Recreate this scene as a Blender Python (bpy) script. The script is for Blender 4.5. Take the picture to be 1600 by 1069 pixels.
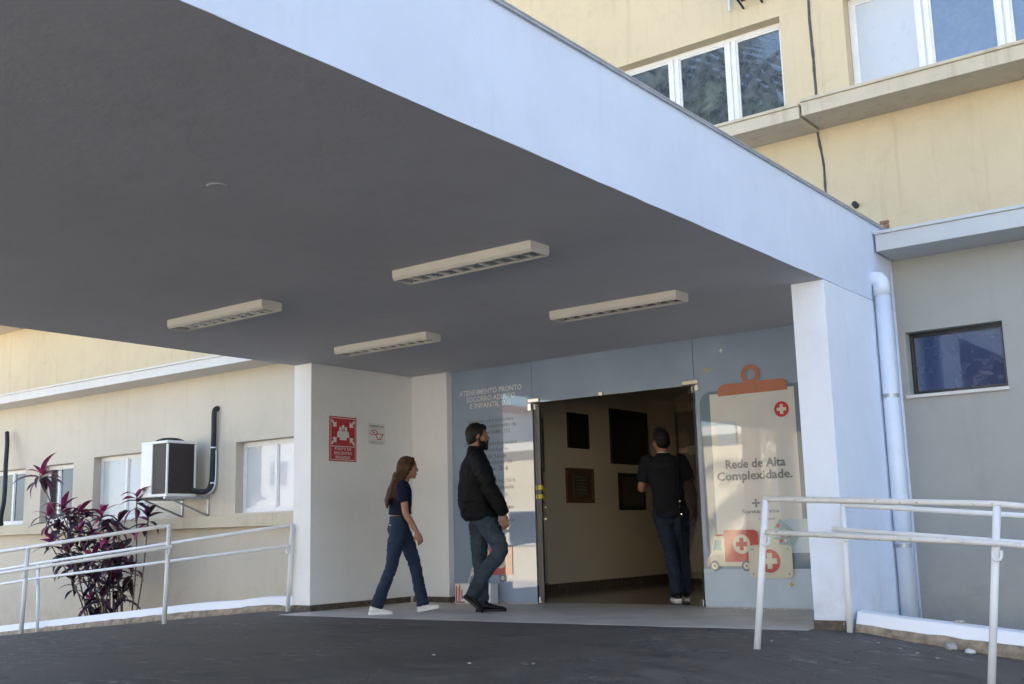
import bpy, bmesh, math, random
from mathutils import Vector, Matrix, noise
from math import pi, sin, cos, radians as R
for o in list(bpy.data.objects): bpy.data.objects.remove(o)
S = bpy.context.scene
COL = S.collection

# ---------------------------------------------------------------- camera
cam = bpy.data.cameras.new('camera'); camo = bpy.data.objects.new('camera', cam); COL.objects.link(camo)
cam.sensor_width = 36; cam.sensor_fit = 'HORIZONTAL'; cam.lens = 1708.75/1600*36
cam.clip_start = .05; cam.clip_end = 900
yaw, pit, rol = .6492, .1724, -.0253
F = Vector((-sin(yaw)*cos(pit), cos(yaw)*cos(pit), sin(pit)))
Rr = Vector((cos(yaw), sin(yaw), 0)); U = Rr.cross(F)
R2 = Rr*cos(rol)+U*sin(rol); U2 = -Rr*sin(rol)+U*cos(rol)
m = Matrix((R2, U2, -F)).transposed().to_4x4(); m.translation = Vector((4.1336, -7.8386, .7437))
camo.matrix_world = m
S.camera = camo

# ---------------------------------------------------------------- light
SUN_EL, SUN_AZ = R(44), R(14)        # azimuth measured from +Y towards +X (behind the hospital)
SKY, SUN, EXPO = .095, 5.0, 2.5
w = bpy.data.worlds.new("World"); S.world = w; w.use_nodes = True
nt = w.node_tree; bg = nt.nodes['Background']
sk = nt.nodes.new('ShaderNodeTexSky'); sk.sky_type = 'NISHITA'; sk.sun_disc = False
sk.sun_elevation = SUN_EL; sk.sun_rotation = SUN_AZ; sk.altitude = 500; sk.air_density = 1.0; sk.dust_density = 1.6
nt.links.new(sk.outputs[0], bg.inputs[0]); bg.inputs[1].default_value = SKY
sl = bpy.data.lights.new('sun', 'SUN'); sl.energy = SUN; sl.angle = R(.5); sl.color = (1, .93, .82)
so = bpy.data.objects.new('sun', sl); COL.objects.link(so)
sd = Vector((sin(SUN_AZ)*cos(SUN_EL), cos(SUN_AZ)*cos(SUN_EL), sin(SUN_EL)))
so.rotation_euler = sd.to_track_quat('Z', 'Y').to_euler(); so.location = (0, 0, 30)
S.view_settings.view_transform = 'Standard'; S.view_settings.look = 'None'
S.view_settings.exposure = EXPO; S.view_settings.gamma = 1
S.render.engine = 'CYCLES'

# ---------------------------------------------------------------- materials
def N(nt, t, **k):
    n = nt.nodes.new(t)
    for a, b in k.items(): setattr(n, a, b)
    return n
def ramp(nt, src, stops):
    r = N(nt, 'ShaderNodeValToRGB'); e = r.color_ramp.elements
    while len(e) < len(stops): e.new(.5)
    for i, (p, c) in enumerate(stops):
        e[i].position = p; e[i].color = (c, c, c, 1) if isinstance(c, (int, float)) else (*c, 1)
    nt.links.new(src, r.inputs[0]); return r.outputs[0]
def mix(nt, fac, a, b, mode='MIX'):
    n = N(nt, 'ShaderNodeMix', data_type='RGBA', blend_type=mode)
    for i, v in ((0, fac), (6, a), (7, b)):
        if isinstance(v, (int, float)): n.inputs[i].default_value = v if i == 0 else (v, v, v, 1)
        elif isinstance(v, tuple): n.inputs[i].default_value = (*v, 1)
        else: nt.links.new(v, n.inputs[i])
    return n.outputs[2]
def noi(nt, co, scale, detail=4, rough=.55, dist=0, sc=(1, 1, 1)):
    mp = N(nt, 'ShaderNodeMapping'); mp.inputs['Scale'].default_value = sc
    nt.links.new(co, mp.inputs[0])
    n = N(nt, 'ShaderNodeTexNoise'); n.inputs['Scale'].default_value = scale; n.inputs['Detail'].default_value = detail
    n.inputs['Roughness'].default_value = rough; n.inputs['Distortion'].default_value = dist
    nt.links.new(mp.outputs[0], n.inputs['Vector']); return n.outputs['Fac']
def new_mat(name):
    m = bpy.data.materials.new(name); m.use_nodes = True
    nt = m.node_tree; b = nt.nodes['Principled BSDF']
    g = N(nt, 'ShaderNodeNewGeometry').outputs['Position']
    return m, nt, b, g
def bump(nt, b, h, strength, dist=.01):
    n = N(nt, 'ShaderNodeBump'); n.inputs['Strength'].default_value = strength; n.inputs['Distance'].default_value = dist
    nt.links.new(h, n.inputs['Height']); nt.links.new(n.outputs[0], b.inputs['Normal'])
def mat(name, col, rough=.6, metal=0, var=.12, vs=6, bs=0, bd=.004, bscale=60, spec=.5, coat=0, dirt=None, obj=False):
    m, nt, b, g = new_mat(name)
    if obj: g = N(nt, 'ShaderNodeTexCoord').outputs['Object']
    n = noi(nt, g, vs, 5)
    lo = tuple(c*(1-var) for c in col); hi = tuple(min(1, c*(1+var)) for c in col)
    c = ramp(nt, n, [(.3, lo), (.7, hi)])
    if dirt:
        dn = noi(nt, g, dirt[1], 8, .65); c = mix(nt, ramp(nt, dn, [(dirt[2], 0), (dirt[2]+.08, 1)]), c, dirt[0])
    nt.links.new(c, b.inputs['Base Color'])
    b.inputs['Roughness'].default_value = rough; b.inputs['Metallic'].default_value = metal
    b.inputs['Specular IOR Level'].default_value = spec; b.inputs['Coat Weight'].default_value = coat
    if bs: bump(nt, b, noi(nt, g, bscale, 6, .6), bs, bd)
    return m

def plaster(name, col, stain=(.3, .25, .18), amount=.35, streak=.25, grime=None, rough=.85, bs=.25):
    m, nt, b, g = new_mat(name)
    big = noi(nt, g, .8, 5, .6)
    c = ramp(nt, big, [(.25, tuple(x*.93 for x in col)), (.75, tuple(min(1, x*1.04) for x in col))])
    med = noi(nt, g, 3.5, 8, .7, .4)
    c = mix(nt, ramp(nt, med, [(.5, 0), (.85, amount)]), c, tuple(col[i]*.55+stain[i]*.35 for i in range(3)))
    st = noi(nt, g, 1.0, 6, .65, 0, (9, 9, .5))
    c = mix(nt, ramp(nt, st, [(.55, 0), (.8, streak)]), c, stain)
    sp = noi(nt, g, 28, 3, .5)
    c = mix(nt, ramp(nt, sp, [(.73, 0), (.77, .35)]), c, tuple(x*.5 for x in stain))
    if grime:        # real dirt line: height band on the wall
        sx = N(nt, 'ShaderNodeSeparateXYZ'); nt.links.new(g, sx.inputs[0])
        mr = N(nt, 'ShaderNodeMapRange'); nt.links.new(sx.outputs[2], mr.inputs[0])
        mr.inputs[1].default_value = grime[0]; mr.inputs[2].default_value = grime[1]
        mr.inputs[3].default_value = 1; mr.inputs[4].default_value = 0
        mu = N(nt, 'ShaderNodeMath', operation='MULTIPLY'); nt.links.new(mr.outputs[0], mu.inputs[0]); nt.links.new(ramp(nt, med, [(.35, .0), (.7, 1)]), mu.inputs[1])
        c = mix(nt, mu.outputs[0], c, grime[2])
    nt.links.new(c, b.inputs['Base Color']); b.inputs['Roughness'].default_value = rough
    b.inputs['Specular IOR Level'].default_value = .3
    f = noi(nt, g, 5, 10, .62); bump(nt, b, f, bs, .02)
    return m

M = {}
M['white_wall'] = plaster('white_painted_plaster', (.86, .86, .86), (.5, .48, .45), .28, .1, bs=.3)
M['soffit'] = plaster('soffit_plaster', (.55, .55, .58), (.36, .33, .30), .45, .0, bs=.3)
M['beam'] = plaster('beam_plaster_sky_tint', (.66, .74, .89), (.42, .44, .48), .3, .14, bs=.35)  # white paint with the sky's blue cast put into the colour
M['beam_low'] = plaster('side_wall_sky_tint', (.77, .835, .95), (.42, .44, .48), .3, .12, bs=.35, grime=(-.2, .5, (.5, .5, .52)))  # same white paint, blue sky light mixed into its colour; dirt at the foot
M['grey_wall'] = plaster('grey_painted_wall', (.40, .40, .37), (.24, .22, .19), .45, .25, grime=(-.4, .7, (.30, .29, .27)))
M['beige_wall'] = plaster('beige_left_wall', (.60, .54, .44), (.38, .29, .19), .4, .25, grime=(-.9, .2, (.38, .33, .26)))  # lower wall left of the canopy, warmer and lighter than the right
M['cream_wall'] = plaster('cream_painted_wall', (.62, .51, .335), (.34, .24, .14), .6, .42)
M['ledge'] = plaster('ledge_concrete_cream', (.58, .51, .38), (.22, .16, .10), .8, .6)
M['ledge_grey'] = plaster('ledge_concrete_grey', (.58, .59, .58), (.3, .3, .28), .4, .2)
M['ledge_white'] = plaster('ledge_concrete_white', (.70, .67, .62), (.35, .3, .25), .4, .2)
M['kerb'] = plaster('kerb_white_paint', (.88, .88, .90), (.4, .38, .36), .15, .04, bs=.4)
M['stone'] = mat('rough_kerb_stone', (.33, .26, .19), .95, var=.4, vs=14, bs=.9, bd=.03, bscale=25)
M['skirt'] = mat('worn_skirting', (.10, .075, .055), .75, var=.45, vs=22, bs=.4, bd=.01, dirt=((.28, .25, .22), 12, .6))
M['concrete'] = mat('smooth_concrete', (.60, .54, .47), .55, var=.18, vs=2.5, bs=.25, bd=.006, bscale=40, dirt=((.40, .37, .33), 5, .6))
M['rail'] = mat('white_rail_paint', (.80, .81, .82), .38, var=.05, vs=8, bs=.15, bd=.002, bscale=50, dirt=((.22, .16, .12), 17, .68))
M['rail_worn'] = mat('worn_rail_paint', (.70, .68, .65), .45, var=.1, vs=10, bs=.3, bd=.003, bscale=50, dirt=((.16, .12, .10), 22, .60))
M['frame'] = mat('white_window_frame', (.76, .75, .73), .4, var=.06, vs=9, dirt=((.4, .33, .25), 14, .68))
M['dark_frame'] = mat('dark_anodised_frame', (.05, .05, .055), .35, .6)
M['alu'] = mat('brushed_metal', (.55, .53, .48), .25, .9)
M['lacquer'] = mat('cream_lamp_enamel', (.62, .60, .55), .35, var=.05)
M['mirror'] = mat('louvre_reflector', (.85, .85, .83), .18, 1)
M['tube'] = mat('lamp_tube_glass', (.8, .8, .78), .25)
M['pvc'] = mat('white_pvc_pipe', (.70, .76, .85), .35, var=.04, dirt=((.4, .42, .45), 7, .7))
M['black_foam'] = mat('black_pipe_foam', (.025, .025, .03), .7, var=.3, bs=.3, bscale=60)
M['black'] = mat('black_plastic', (.02, .02, .022), .5)
M['ac_white'] = mat('ac_white_enamel', (.80, .79, .74), .4, var=.04)
M['zinc'] = mat('zinc_bracket', (.42, .43, .45), .4, .7, var=.2, vs=20)
M['flash'] = mat('grey_metal_flashing', (.46, .50, .56), .4, .5, var=.15)
M['soil'] = mat('soil', (.10, .07, .045), .95, var=.5, vs=10, bs=1, bd=.05, bscale=12)
M['sealant'] = mat('dark_joint_sealant', (.09, .085, .085), .8, var=.4, vs=30, bs=.6, bd=.01)
M['brick'] = mat('exposed_brick', (.24, .13, .09), .9, var=.4, vs=40, bs=.8)
M['yellow'] = mat('yellow_tape', (.75, .62, .03), .5)
M['rubble'] = mat('rubble_stone', (.42, .40, .37), .9, var=.35, vs=30, bs=.8, bd=.01)
M['red'] = mat('red_sign_print', (.45, .025, .035), .4, var=.05)
M['sign_white'] = mat('white_sign_print', (.72, .70, .68), .45, var=.04)
M['sign_black'] = mat('black_sign_print', (.06, .06, .06), .45)
M['sign_grey'] = mat('grey_sign_print', (.40, .40, .40), .45)
def gloss(name, col, rough=.02, var=.06, vs=3, dirt=None):
    return mat(name, col, rough, var=var, vs=vs, spec=.9, coat=.0, dirt=dirt)
# printed film seen through the glass: every print has the same glass gloss
M['p_blue'] = gloss('print_blue_grey', (.27, .34, .45), var=.12, vs=1.3)
M['p_pale'] = gloss('print_pale_blue', (.47, .56, .64))
M['p_text'] = gloss('print_light_text', (.68, .69, .69))
M['p_dark'] = gloss('print_dark_text', (.17, .19, .21))
M['p_slate'] = gloss('print_slate', (.16, .22, .27))
M['p_paper'] = gloss('print_paper', (.60, .60, .58), var=.04)
M['p_orange'] = gloss('print_orange', (.44, .18, .12))
M['p_red'] = gloss('print_red', (.50, .11, .09))
M['p_cross_red'] = gloss('print_cross_red', (.50, .05, .06))
M['p_cream'] = gloss('print_cream', (.62, .58, .47), var=.03)
M['p_teal'] = gloss('print_teal', (.15, .33, .38))
M['p_yellow'] = gloss('print_yellow', (.55, .38, .10))
M['p_pack'] = gloss('print_pill_pack', (.30, .42, .42))
def glass(name, col=(.8, .85, .83), rough=.0):
    m, nt, b, g = new_mat(name)
    b.inputs['Base Color'].default_value = (*col, 1); b.inputs['Roughness'].default_value = rough
    b.inputs['Transmission Weight'].default_value = 1; b.inputs['IOR'].default_value = 1.45
    return m
M['glass'] = glass('door_glass', (.86, .84, .74))
def pane(name, col, dust=(.4, .4, .38), amt=.35, rough=.08, spec=.8):
    m, nt, b, g = new_mat(name)
    n = noi(nt, g, 9, 8, .7, .5); s = noi(nt, g, 2, 4, .6, 0, (12, 12, .6))
    c = mix(nt, ramp(nt, n, [(.42, 0), (.72, amt)]), col, dust)
    c = mix(nt, ramp(nt, s, [(.6, 0), (.75, amt*.6)]), c, dust)
    nt.links.new(c, b.inputs['Base Color'])
    nt.links.new(ramp(nt, n, [(.35, rough), (.8, rough+.25)]), b.inputs['Roughness'])
    b.inputs['Specular IOR Level'].default_value = spec
    b.inputs['Coat Weight'].default_value = 1 if spec > .7 else .3; b.inputs['Coat IOR'].default_value = 1.9; b.inputs['Coat Roughness'].default_value = .02
    return m
M['pane_dusty'] = pane('dusty_window_glass', (.05, .06, .075), (.22, .23, .23), .5, .03, 1)
M['pane_clean'] = pane('sky_window_glass', (.10, .13, .18), (.3, .33, .36), .2, .02, 1)
M['pane_blue'] = pane('blue_window_glass', (.02, .04, .12), (.06, .09, .16), .2, .02, .9)  # opaque glossy deep blue pane
M['pane_frost'] = pane('frosted_window_glass', (.52, .54, .56), (.58, .58, .58), .15, .25, .4)
M['pane_navy'] = pane('navy_sky_tint_glass', (.025, .045, .10), (.06, .08, .12), .25, .05, .3)  # blue of the reflected sky is put into the base colour
M['pane_dark'] = pane('dark_window_glass', (.012, .014, .02), (.05, .05, .06), .25, .05, .5)
M['hall'] = plaster('hall_cream_wall', (.66, .58, .44), (.4, .33, .2), .2, .05)
M['hall_floor'] = mat('dark_polished_floor', (.17, .15, .125), .12, var=.25, vs=4)
M['plaque_dark'] = mat('dark_plaque', (.012, .012, .014), .5)
M['wood'] = mat('plaque_wood', (.12, .06, .03), .5, var=.3, vs=18)
M['bronze'] = mat('bronze_plaque', (.10, .085, .06), .5, .3)
M['roofw'] = mat('membrane_roof', (.5, .5, .5), .8)
M['opp_cream'] = plaster('sunlit_cream_wall', (.74, .66, .50), (.4, .3, .2), .3, .2)
M['opp_white'] = plaster('sunlit_white_wall', (.78, .76, .72), (.4, .36, .3), .3, .2)
M['opp_tile'] = mat('clay_roof_tile', (.36, .15, .08), .85, var=.3, vs=12)
M['paving'] = mat('pale_paving', (.52, .49, .44), .85, var=.2, vs=1.5, bs=.3, bscale=20)
M['trunk'] = mat('palm_trunk', (.16, .12, .09), .9, var=.35, vs=12, bs=.6, bd=.03, bscale=14)
M['palm'] = mat('palm_leaf', (.025, .05, .02), .5, var=.4, vs=3)
M['stem'] = mat('plant_stem', (.13, .09, .07), .8, var=.3, vs=30, bs=.5)
def leafmat(name, a, b_, trans=.0):
    m, nt, b, g = new_mat(name)
    n = noi(nt, g, 7, 3); nt.links.new(ramp(nt, n, [(.35, a), (.65, b_)]), b.inputs['Base Color'])
    b.inputs['Roughness'].default_value = .45; b.inputs['Specular IOR Level'].default_value = .35
    return m
M['leaf_pink'] = leafmat('crimson_leaf', (.17, .018, .07), (.42, .06, .17))
M['leaf_plum'] = leafmat('plum_leaf', (.075, .02, .045), (.14, .03, .075))
M['leaf_dark'] = leafmat('dark_purple_leaf', (.022, .018, .026), (.05, .028, .042))
# people
def skin(name, col):
    m = mat(name, col, .5, var=.1, vs=25, bs=.1, bd=.001, bscale=200, obj=True)
    m.node_tree.nodes['Principled BSDF'].inputs['Subsurface Weight'].default_value = .08
    m.node_tree.nodes['Principled BSDF'].inputs['Subsurface Radius'].default_value = (.02, .008, .005)
    return m
M['skin'] = skin('skin', (.27, .125, .075)); M['skin_pale'] = skin('skin_pale', (.34, .165, .105))
def denim(name, col, fade):
    m, nt, b, g = new_mat(name)
    g = N(nt, 'ShaderNodeTexCoord').outputs['Object']
    n = noi(nt, g, 5, 6, .6, .6); f = noi(nt, g, 90, 2)
    c = ramp(nt, n, [(.35, col), (.72, fade)])
    c = mix(nt, ramp(nt, f, [(.3, .25), (.7, 0)]), c, tuple(x*.4 for x in col))
    nt.links.new(c, b.inputs['Base Color']); b.inputs['Roughness'].default_value = .85
    bump(nt, b, noi(nt, g, 14, 5, .6, .5, (1, 1, 1.8)), .5, .012)
    return m
M['denim'] = denim('blue_denim', (.005, .013, .038), (.016, .037, .082))
M['denim_fade'] = denim('faded_denim', (.010, .019, .032), (.048, .072, .10))
M['denim_dark'] = denim('dark_denim', (.004, .010, .026), (.010, .022, .05))
M['navy'] = mat('navy_cotton', (.007, .008, .028), .85, spec=.2, var=.25, vs=8, bs=.5, bd=.01, bscale=14, obj=True)
M['jacket'] = mat('black_nylon', (.0045, .0045, .005), .7, spec=.18, var=.25, vs=8, bs=.6, bd=.015, bscale=11, obj=True)
M['polo'] = mat('charcoal_cotton', (.010, .010, .013), .85, spec=.2, var=.25, vs=8, bs=.5, bd=.01, bscale=14, obj=True)
M['shoe_white'] = mat('white_leather', (.75, .73, .70), .45, var=.05, obj=True)
M['shoe_black'] = mat('black_leather', (.007, .006, .006), .5, spec=.3, var=.2, obj=True)
M['hair_brown'] = mat('brown_hair', (.066, .030, .014), .6, spec=.2, var=.5, vs=26, bs=.8, bd=.01, bscale=45, obj=True)
M['hair_black'] = mat('black_hair', (.007, .005, .004), .6, spec=.3, var=.3, vs=26, bs=.8, bd=.01, bscale=60, obj=True)
M['eye'] = mat('eye', (.3, .28, .26), .2); M['lip'] = mat('lip', (.30, .10, .08), .5)

def asphalt():
    m, nt, b, g = new_mat('worn_asphalt')
    big = noi(nt, g, .5, 6, .6); fine = noi(nt, g, 70, 4, .7); mid = noi(nt, g, 4, 8, .7, .3)
    c = ramp(nt, big, [(.35, (.066, .055, .046)), (.65, (.118, .101, .087))])
    c = mix(nt, ramp(nt, mid, [(.46, 0), (.70, .75)]), c, (.165, .147, .130))
    c = mix(nt, ramp(nt, fine, [(.5, 0), (.72, .5)]), c, (.20, .185, .17))
    ol = noi(nt, g, 1.7, 5, .6, .6, (.7, 1.3, 1)); c = mix(nt, ramp(nt, ol, [(.56, 0), (.66, .55)]), c, (.035, .033, .032))
    wv = N(nt, 'ShaderNodeTexNoise'); wv.inputs['Scale'].default_value = 3.2; wv.inputs['Detail'].default_value = 7
    nt.links.new(g, wv.inputs['Vector'])
    ad = N(nt, 'ShaderNodeMix', data_type='RGBA'); ad.inputs[0].default_value = .42
    nt.links.new(g, ad.inputs[6]); nt.links.new(wv.outputs['Color'], ad.inputs[7])
    vo = N(nt, 'ShaderNodeTexVoronoi', feature='DISTANCE_TO_EDGE'); vo.inputs['Scale'].default_value = 2.6
    nt.links.new(ad.outputs[2], vo.inputs['Vector'])
    crack = ramp(nt, vo.outputs[0], [(.002, 1), (.014, 0)])
    msk = ramp(nt, noi(nt, g, 1.6, 6, .7), [(.47, 0), (.56, .9)])
    # cracks only on the open drive, right of the canopy
    sx = N(nt, 'ShaderNodeSeparateXYZ'); nt.links.new(g, sx.inputs[0])
    xr = N(nt, 'ShaderNodeMapRange'); nt.links.new(sx.outputs[0], xr.inputs[0]); xr.inputs[1].default_value = -1.2; xr.inputs[2].default_value = .6
    mu = N(nt, 'ShaderNodeMath', operation='MULTIPLY'); nt.links.new(crack, mu.inputs[0]); nt.links.new(msk, mu.inputs[1])
    mu2 = N(nt, 'ShaderNodeMath', operation='MULTIPLY'); nt.links.new(mu.outputs[0], mu2.inputs[0]); nt.links.new(xr.outputs[0], mu2.inputs[1])
    c = mix(nt, mu2.outputs[0], c, (.008, .008, .008))
    # worn white paint scuffs
    s1 = noi(nt, g, 7, 12, .8, .3, (1, 1.6, 1)); s2 = noi(nt, g, .8, 3)
    k1 = ramp(nt, s1, [(.545, 0), (.60, 1)]); k2 = ramp(nt, s2, [(.47, 0), (.57, 1)])
    mu3 = N(nt, 'ShaderNodeMath', operation='MULTIPLY'); nt.links.new(k1, mu3.inputs[0]); nt.links.new(k2, mu3.inputs[1])
    c = mix(nt, mu3.outputs[0], c, (.24, .235, .23))
    nt.links.new(c, b.inputs['Base Color'])
    nt.links.new(ramp(nt, mid, [(.3, .5), (.7, .75)]), b.inputs['Roughness'])
    hs = N(nt, 'ShaderNodeMath', operation='SUBTRACT'); nt.links.new(fine, hs.inputs[0]); nt.links.new(mu2.outputs[0], hs.inputs[1])
    bump(nt, b, hs.outputs[0], .8, .018)
    return m
M['asphalt'] = asphalt()

# ---------------------------------------------------------------- mesh helpers
def link(name, me, mt, parent=None):
    if mt and not me.materials: me.materials.append(M[mt] if isinstance(mt, str) else mt)
    o = bpy.data.objects.new(name, me); COL.objects.link(o)
    if parent: o.parent = parent
    return o
def build(name, bm, mt, parent=None, smooth=False):
    me = bpy.data.meshes.new(name)
    if smooth:
        for f in bm.faces: f.smooth = True
    bm.to_mesh(me); bm.free(); return link(name, me, mt, parent)
def tag(o, label=None, cat=None, group=None, kind=None):
    for k, v in (('label', label), ('category', cat), ('group', group), ('kind', kind)):
        if v: o[k] = v
    return o
def thing(name, label, cat, loc=(0, 0, 0), rz=0, group=None):
    o = bpy.data.objects.new(name, None); COL.objects.link(o); o.location = loc; o.rotation_euler = (0, 0, rz)
    o.empty_display_size = .1
    return tag(o, label, cat, group)
def box(bm, x0, x1, y0, y1, z0, z1, bev=0):
    vs = [bm.verts.new(p) for p in ((x0, y0, z0), (x1, y0, z0), (x1, y1, z0), (x0, y1, z0), (x0, y0, z1), (x1, y0, z1), (x1, y1, z1), (x0, y1, z1))]
    fs = [bm.faces.new([vs[i] for i in f]) for f in ((0, 3, 2, 1), (4, 5, 6, 7), (0, 1, 5, 4), (1, 2, 6, 5), (2, 3, 7, 6), (3, 0, 4, 7))]
    if bev:
        es = set(e for f in fs for e in f.edges)
        bmesh.ops.bevel(bm, geom=list(es), offset=bev, segments=2, affect='EDGES', profile=.5)
    return fs
def bx(name, x0, x1, y0, y1, z0, z1, mt, parent=None, bev=0):
    bm = bmesh.new(); box(bm, x0, x1, y0, y1, z0, z1, bev); return build(name, bm, mt, parent)
def tube(bm, pts, r, seg=12, caps=True, rb=None):
    pts = [Vector(p) for p in pts]; n = len(pts); rs = r if isinstance(r, (list, tuple)) else [r]*n
    rings = []; ref = None
    for i, p in enumerate(pts):
        t = (pts[min(i+1, n-1)]-pts[max(i-1, 0)]).normalized()
        if ref is None: ref = Vector((0, 0, 1)) if abs(t.z) < .9 else Vector((1, 0, 0))
        a = (ref-t*ref.dot(t)).normalized(); ref = a; b = t.cross(a)
        rings.append([bm.verts.new(p+(a*cos(2*pi*k/seg)+b*sin(2*pi*k/seg))*rs[i]) for k in range(seg)])
    for i in range(n-1):
        for k in range(seg):
            bm.faces.new((rings[i][k], rings[i][(k+1) % seg], rings[i+1][(k+1) % seg], rings[i+1][k]))
    if caps: bm.faces.new(rings[0][::-1]); bm.faces.new(rings[-1])
def smooth_path(pts, n=6):
    pts = [Vector(p) for p in pts]; out = []
    for i in range(len(pts)-1):
        p0 = pts[max(i-1, 0)]; p1 = pts[i]; p2 = pts[i+1]; p3 = pts[min(i+2, len(pts)-1)]
        for k in range(n):
            t = k/n
            out.append(.5*((2*p1)+(-p0+p2)*t+(2*p0-5*p1+4*p2-p3)*t*t+(-p0+3*p1-3*p2+p3)*t**3))
    out.append(pts[-1]); return out
def prism(bm, poly, y0, y1):      # polygon in x,z extruded along y
    a = [bm.verts.new((x, y0, z)) for x, z in poly]; b = [bm.verts.new((x, y1, z)) for x, z in poly]
    n = len(poly)
    for f in (a, b[::-1]): bm.faces.new(f)
    for i in range(n): bm.faces.new((a[i], b[i], b[(i+1) % n], a[(i+1) % n]))
    bmesh.ops.recalc_face_normals(bm, faces=bm.faces)
def struct(o): return tag(o, kind='structure')

# ---------------------------------------------------------------- ground
def gz(x):
    if x < -4.9:
        d = -4.9-x; s = min(1, d/.8); z = -.088*d*s if d < .8 else -.088*d
        return max(z, -1.25)
    if x > 1.05:
        d = x-1.05; return max(-.125*d, -.62) if d > .3 else -.125*d*(d/.3)
    return 0
def ground_sheet():
    bm = bmesh.new()
    xs = [-90, -60, -40, -30, -25, -20]+[-19+.25*i for i in range(0, 112)]+[9+i for i in range(0, 6)]+[20, 40, 60, 90]
    ys = [.06, -.5, -1, -2, -3, -4, -6, -8, -10, -14, -20, -30, -60, -120]
    g = [[bm.verts.new((x, y, gz(x)-.004)) for x in xs] for y in ys]
    for j in range(len(ys)-1):
        for i in range(len(xs)-1): bm.faces.new((g[j][i], g[j+1][i], g[j+1][i+1], g[j][i+1]))
    return build('road', bm, 'asphalt', smooth=True)
struct(ground_sheet())
bm = bmesh.new(); v = [bm.verts.new(p) for p in ((-400, -400, -1.5), (400, -400, -1.5), (400, 400, -1.5), (-400, 400, -1.5))]; bm.faces.new(v)
struct(build('ground', bm, 'paving'))
bm = bmesh.new(); v = [bm.verts.new(p) for p in ((-60, -26, -1.246), (-19.5, -26, -1.246), (-19.5, .0, -1.246), (-60, .0, -1.246))]; bm.faces.new(v)
struct(build('left_bounce_paving', bm, 'paving'))  # unseen pale ground added to bounce sunlight in from the left
bm = bmesh.new()
xs_ = [-85, -60, -40, -30, -25, -20]+[-19+.25*i for i in range(0, 112)]+[9+i for i in range(0, 6)]+[20, 40, 60]
g_ = [[bm.verts.new((x, y, gz(x)-.001)) for x in xs_] for y in (-15.5, -18, -20, -30, -60, -115)]
for j in range(5):
    for i in range(len(xs_)-1): bm.faces.new((g_[j][i], g_[j+1][i], g_[j+1][i+1], g_[j][i+1]))
struct(build('bounce_paving', bm, 'paving'))  # unseen pale ground added to bounce sunlight up under the canopy
# concrete threshold with an uneven edge towards the asphalt
bm = bmesh.new()
fr = []
for i in range(41):
    t = i/40; x = -4.49+t*(.885+4.49)
    fr.append((x, -.40+.30*t**1.4+.015*noise.noise((x*3, 0, 0))))
top = [bm.verts.new((x, y, 0)) for x, y in fr]; bk = [bm.verts.new((x, 1.9, 0)) for x, y in fr]; lo = [bm.verts.new((x, y-.03, -.006)) for x, y in fr]
for i in range(40):
    bm.faces.new((top[i], top[i+1], bk[i+1], bk[i])); bm.faces.new((lo[i], lo[i+1], top[i+1], top[i]))
struct(build('threshold_floor', bm, 'concrete'))
def bed(name, x0, x1, z):
    bm = bmesh.new(); nx = int((x1-x0)/.12); ny = 12
    g = [[bm.verts.new((x0+(x1-x0)*i/nx, .1+1.6*j/ny, z+.06*noise.noise((i*.3, j*.3, 1)))) for i in range(nx+1)] for j in range(ny+1)]
    for j in range(ny):
        for i in range(nx): bm.faces.new((g[j][i], g[j][i+1], g[j+1][i+1], g[j+1][i]))
    return struct(build(name, bm, 'soil', smooth=True))
bed('planting_bed', -17.9, -4.77, -.85); bed('planting_bed', 1.16, 7, -.45)

# ---------------------------------------------------------------- hospital building
Y = 1.647
H = 2.576
XL0, XL1, XR0, XR1 = -4.758, -4.493, .885, 1.144
hosp = thing('hospital_building', 'tall cream and grey hospital building with concrete ledges behind the white canopy', 'building', (0, Y, 0))
def wall(name, x0, x1, z0, z1, y0, y1, holes, mt, parent):
    xs = sorted(set([x0, x1]+[h[i] for h in holes for i in (0, 1)])); zs = sorted(set([z0, z1]+[h[i] for h in holes for i in (2, 3)]))
    xs = [x for x in xs if x0 <= x <= x1]; zs = [z for z in zs if z0 <= z <= z1]
    def solid(i, j):
        if not (0 <= i < len(xs)-1 and 0 <= j < len(zs)-1): return None
        cx = (xs[i]+xs[i+1])/2; cz = (zs[j]+zs[j+1])/2
        return not any(h[0] < cx < h[1] and h[2] < cz < h[3] for h in holes)
    bm = bmesh.new()
    def q(*p): bm.faces.new([bm.verts.new(a) for a in p])
    for i in range(len(xs)-1):
        for j in range(len(zs)-1):
            if not solid(i, j): continue
            a, b, c, d = xs[i], xs[i+1], zs[j], zs[j+1]
            q((a, y0, c), (b, y0, c), (b, y0, d), (a, y0, d)); q((b, y1, c), (a, y1, c), (a, y1, d), (b, y1, d))
            if not solid(i-1, j): q((a, y1, c), (a, y0, c), (a, y0, d), (a, y1, d))
            if not solid(i+1, j): q((b, y0, c), (b, y1, c), (b, y1, d), (b, y0, d))
            if not solid(i, j-1): q((a, y1, c), (b, y1, c), (b, y0, c), (a, y0, c))
            if not solid(i, j+1): q((a, y0, d), (b, y0, d), (b, y1, d), (a, y1, d))
    bmesh.ops.remove_doubles(bm, verts=bm.verts, dist=1e-5)
    o = build(name, bm, mt); o.parent = parent
    if parent: o.matrix_parent_inverse = Matrix.Translation(parent.location).inverted()
    return o
def keep(o, p):
    o.parent = p; o.matrix_parent_inverse = Matrix.LocRotScale(p.location, p.rotation_euler, None).inverted(); return o
wins_low = [(-7.78, -6.30, 1.088, 2.035), (-11.17, -9.72, 1.075, 2.04), (-12.66, -11.73, 1.07, 1.99), (-14.9, -13.15, 1.07, 1.98), (1.206, 1.995, 1.815, 2.362)]
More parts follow.
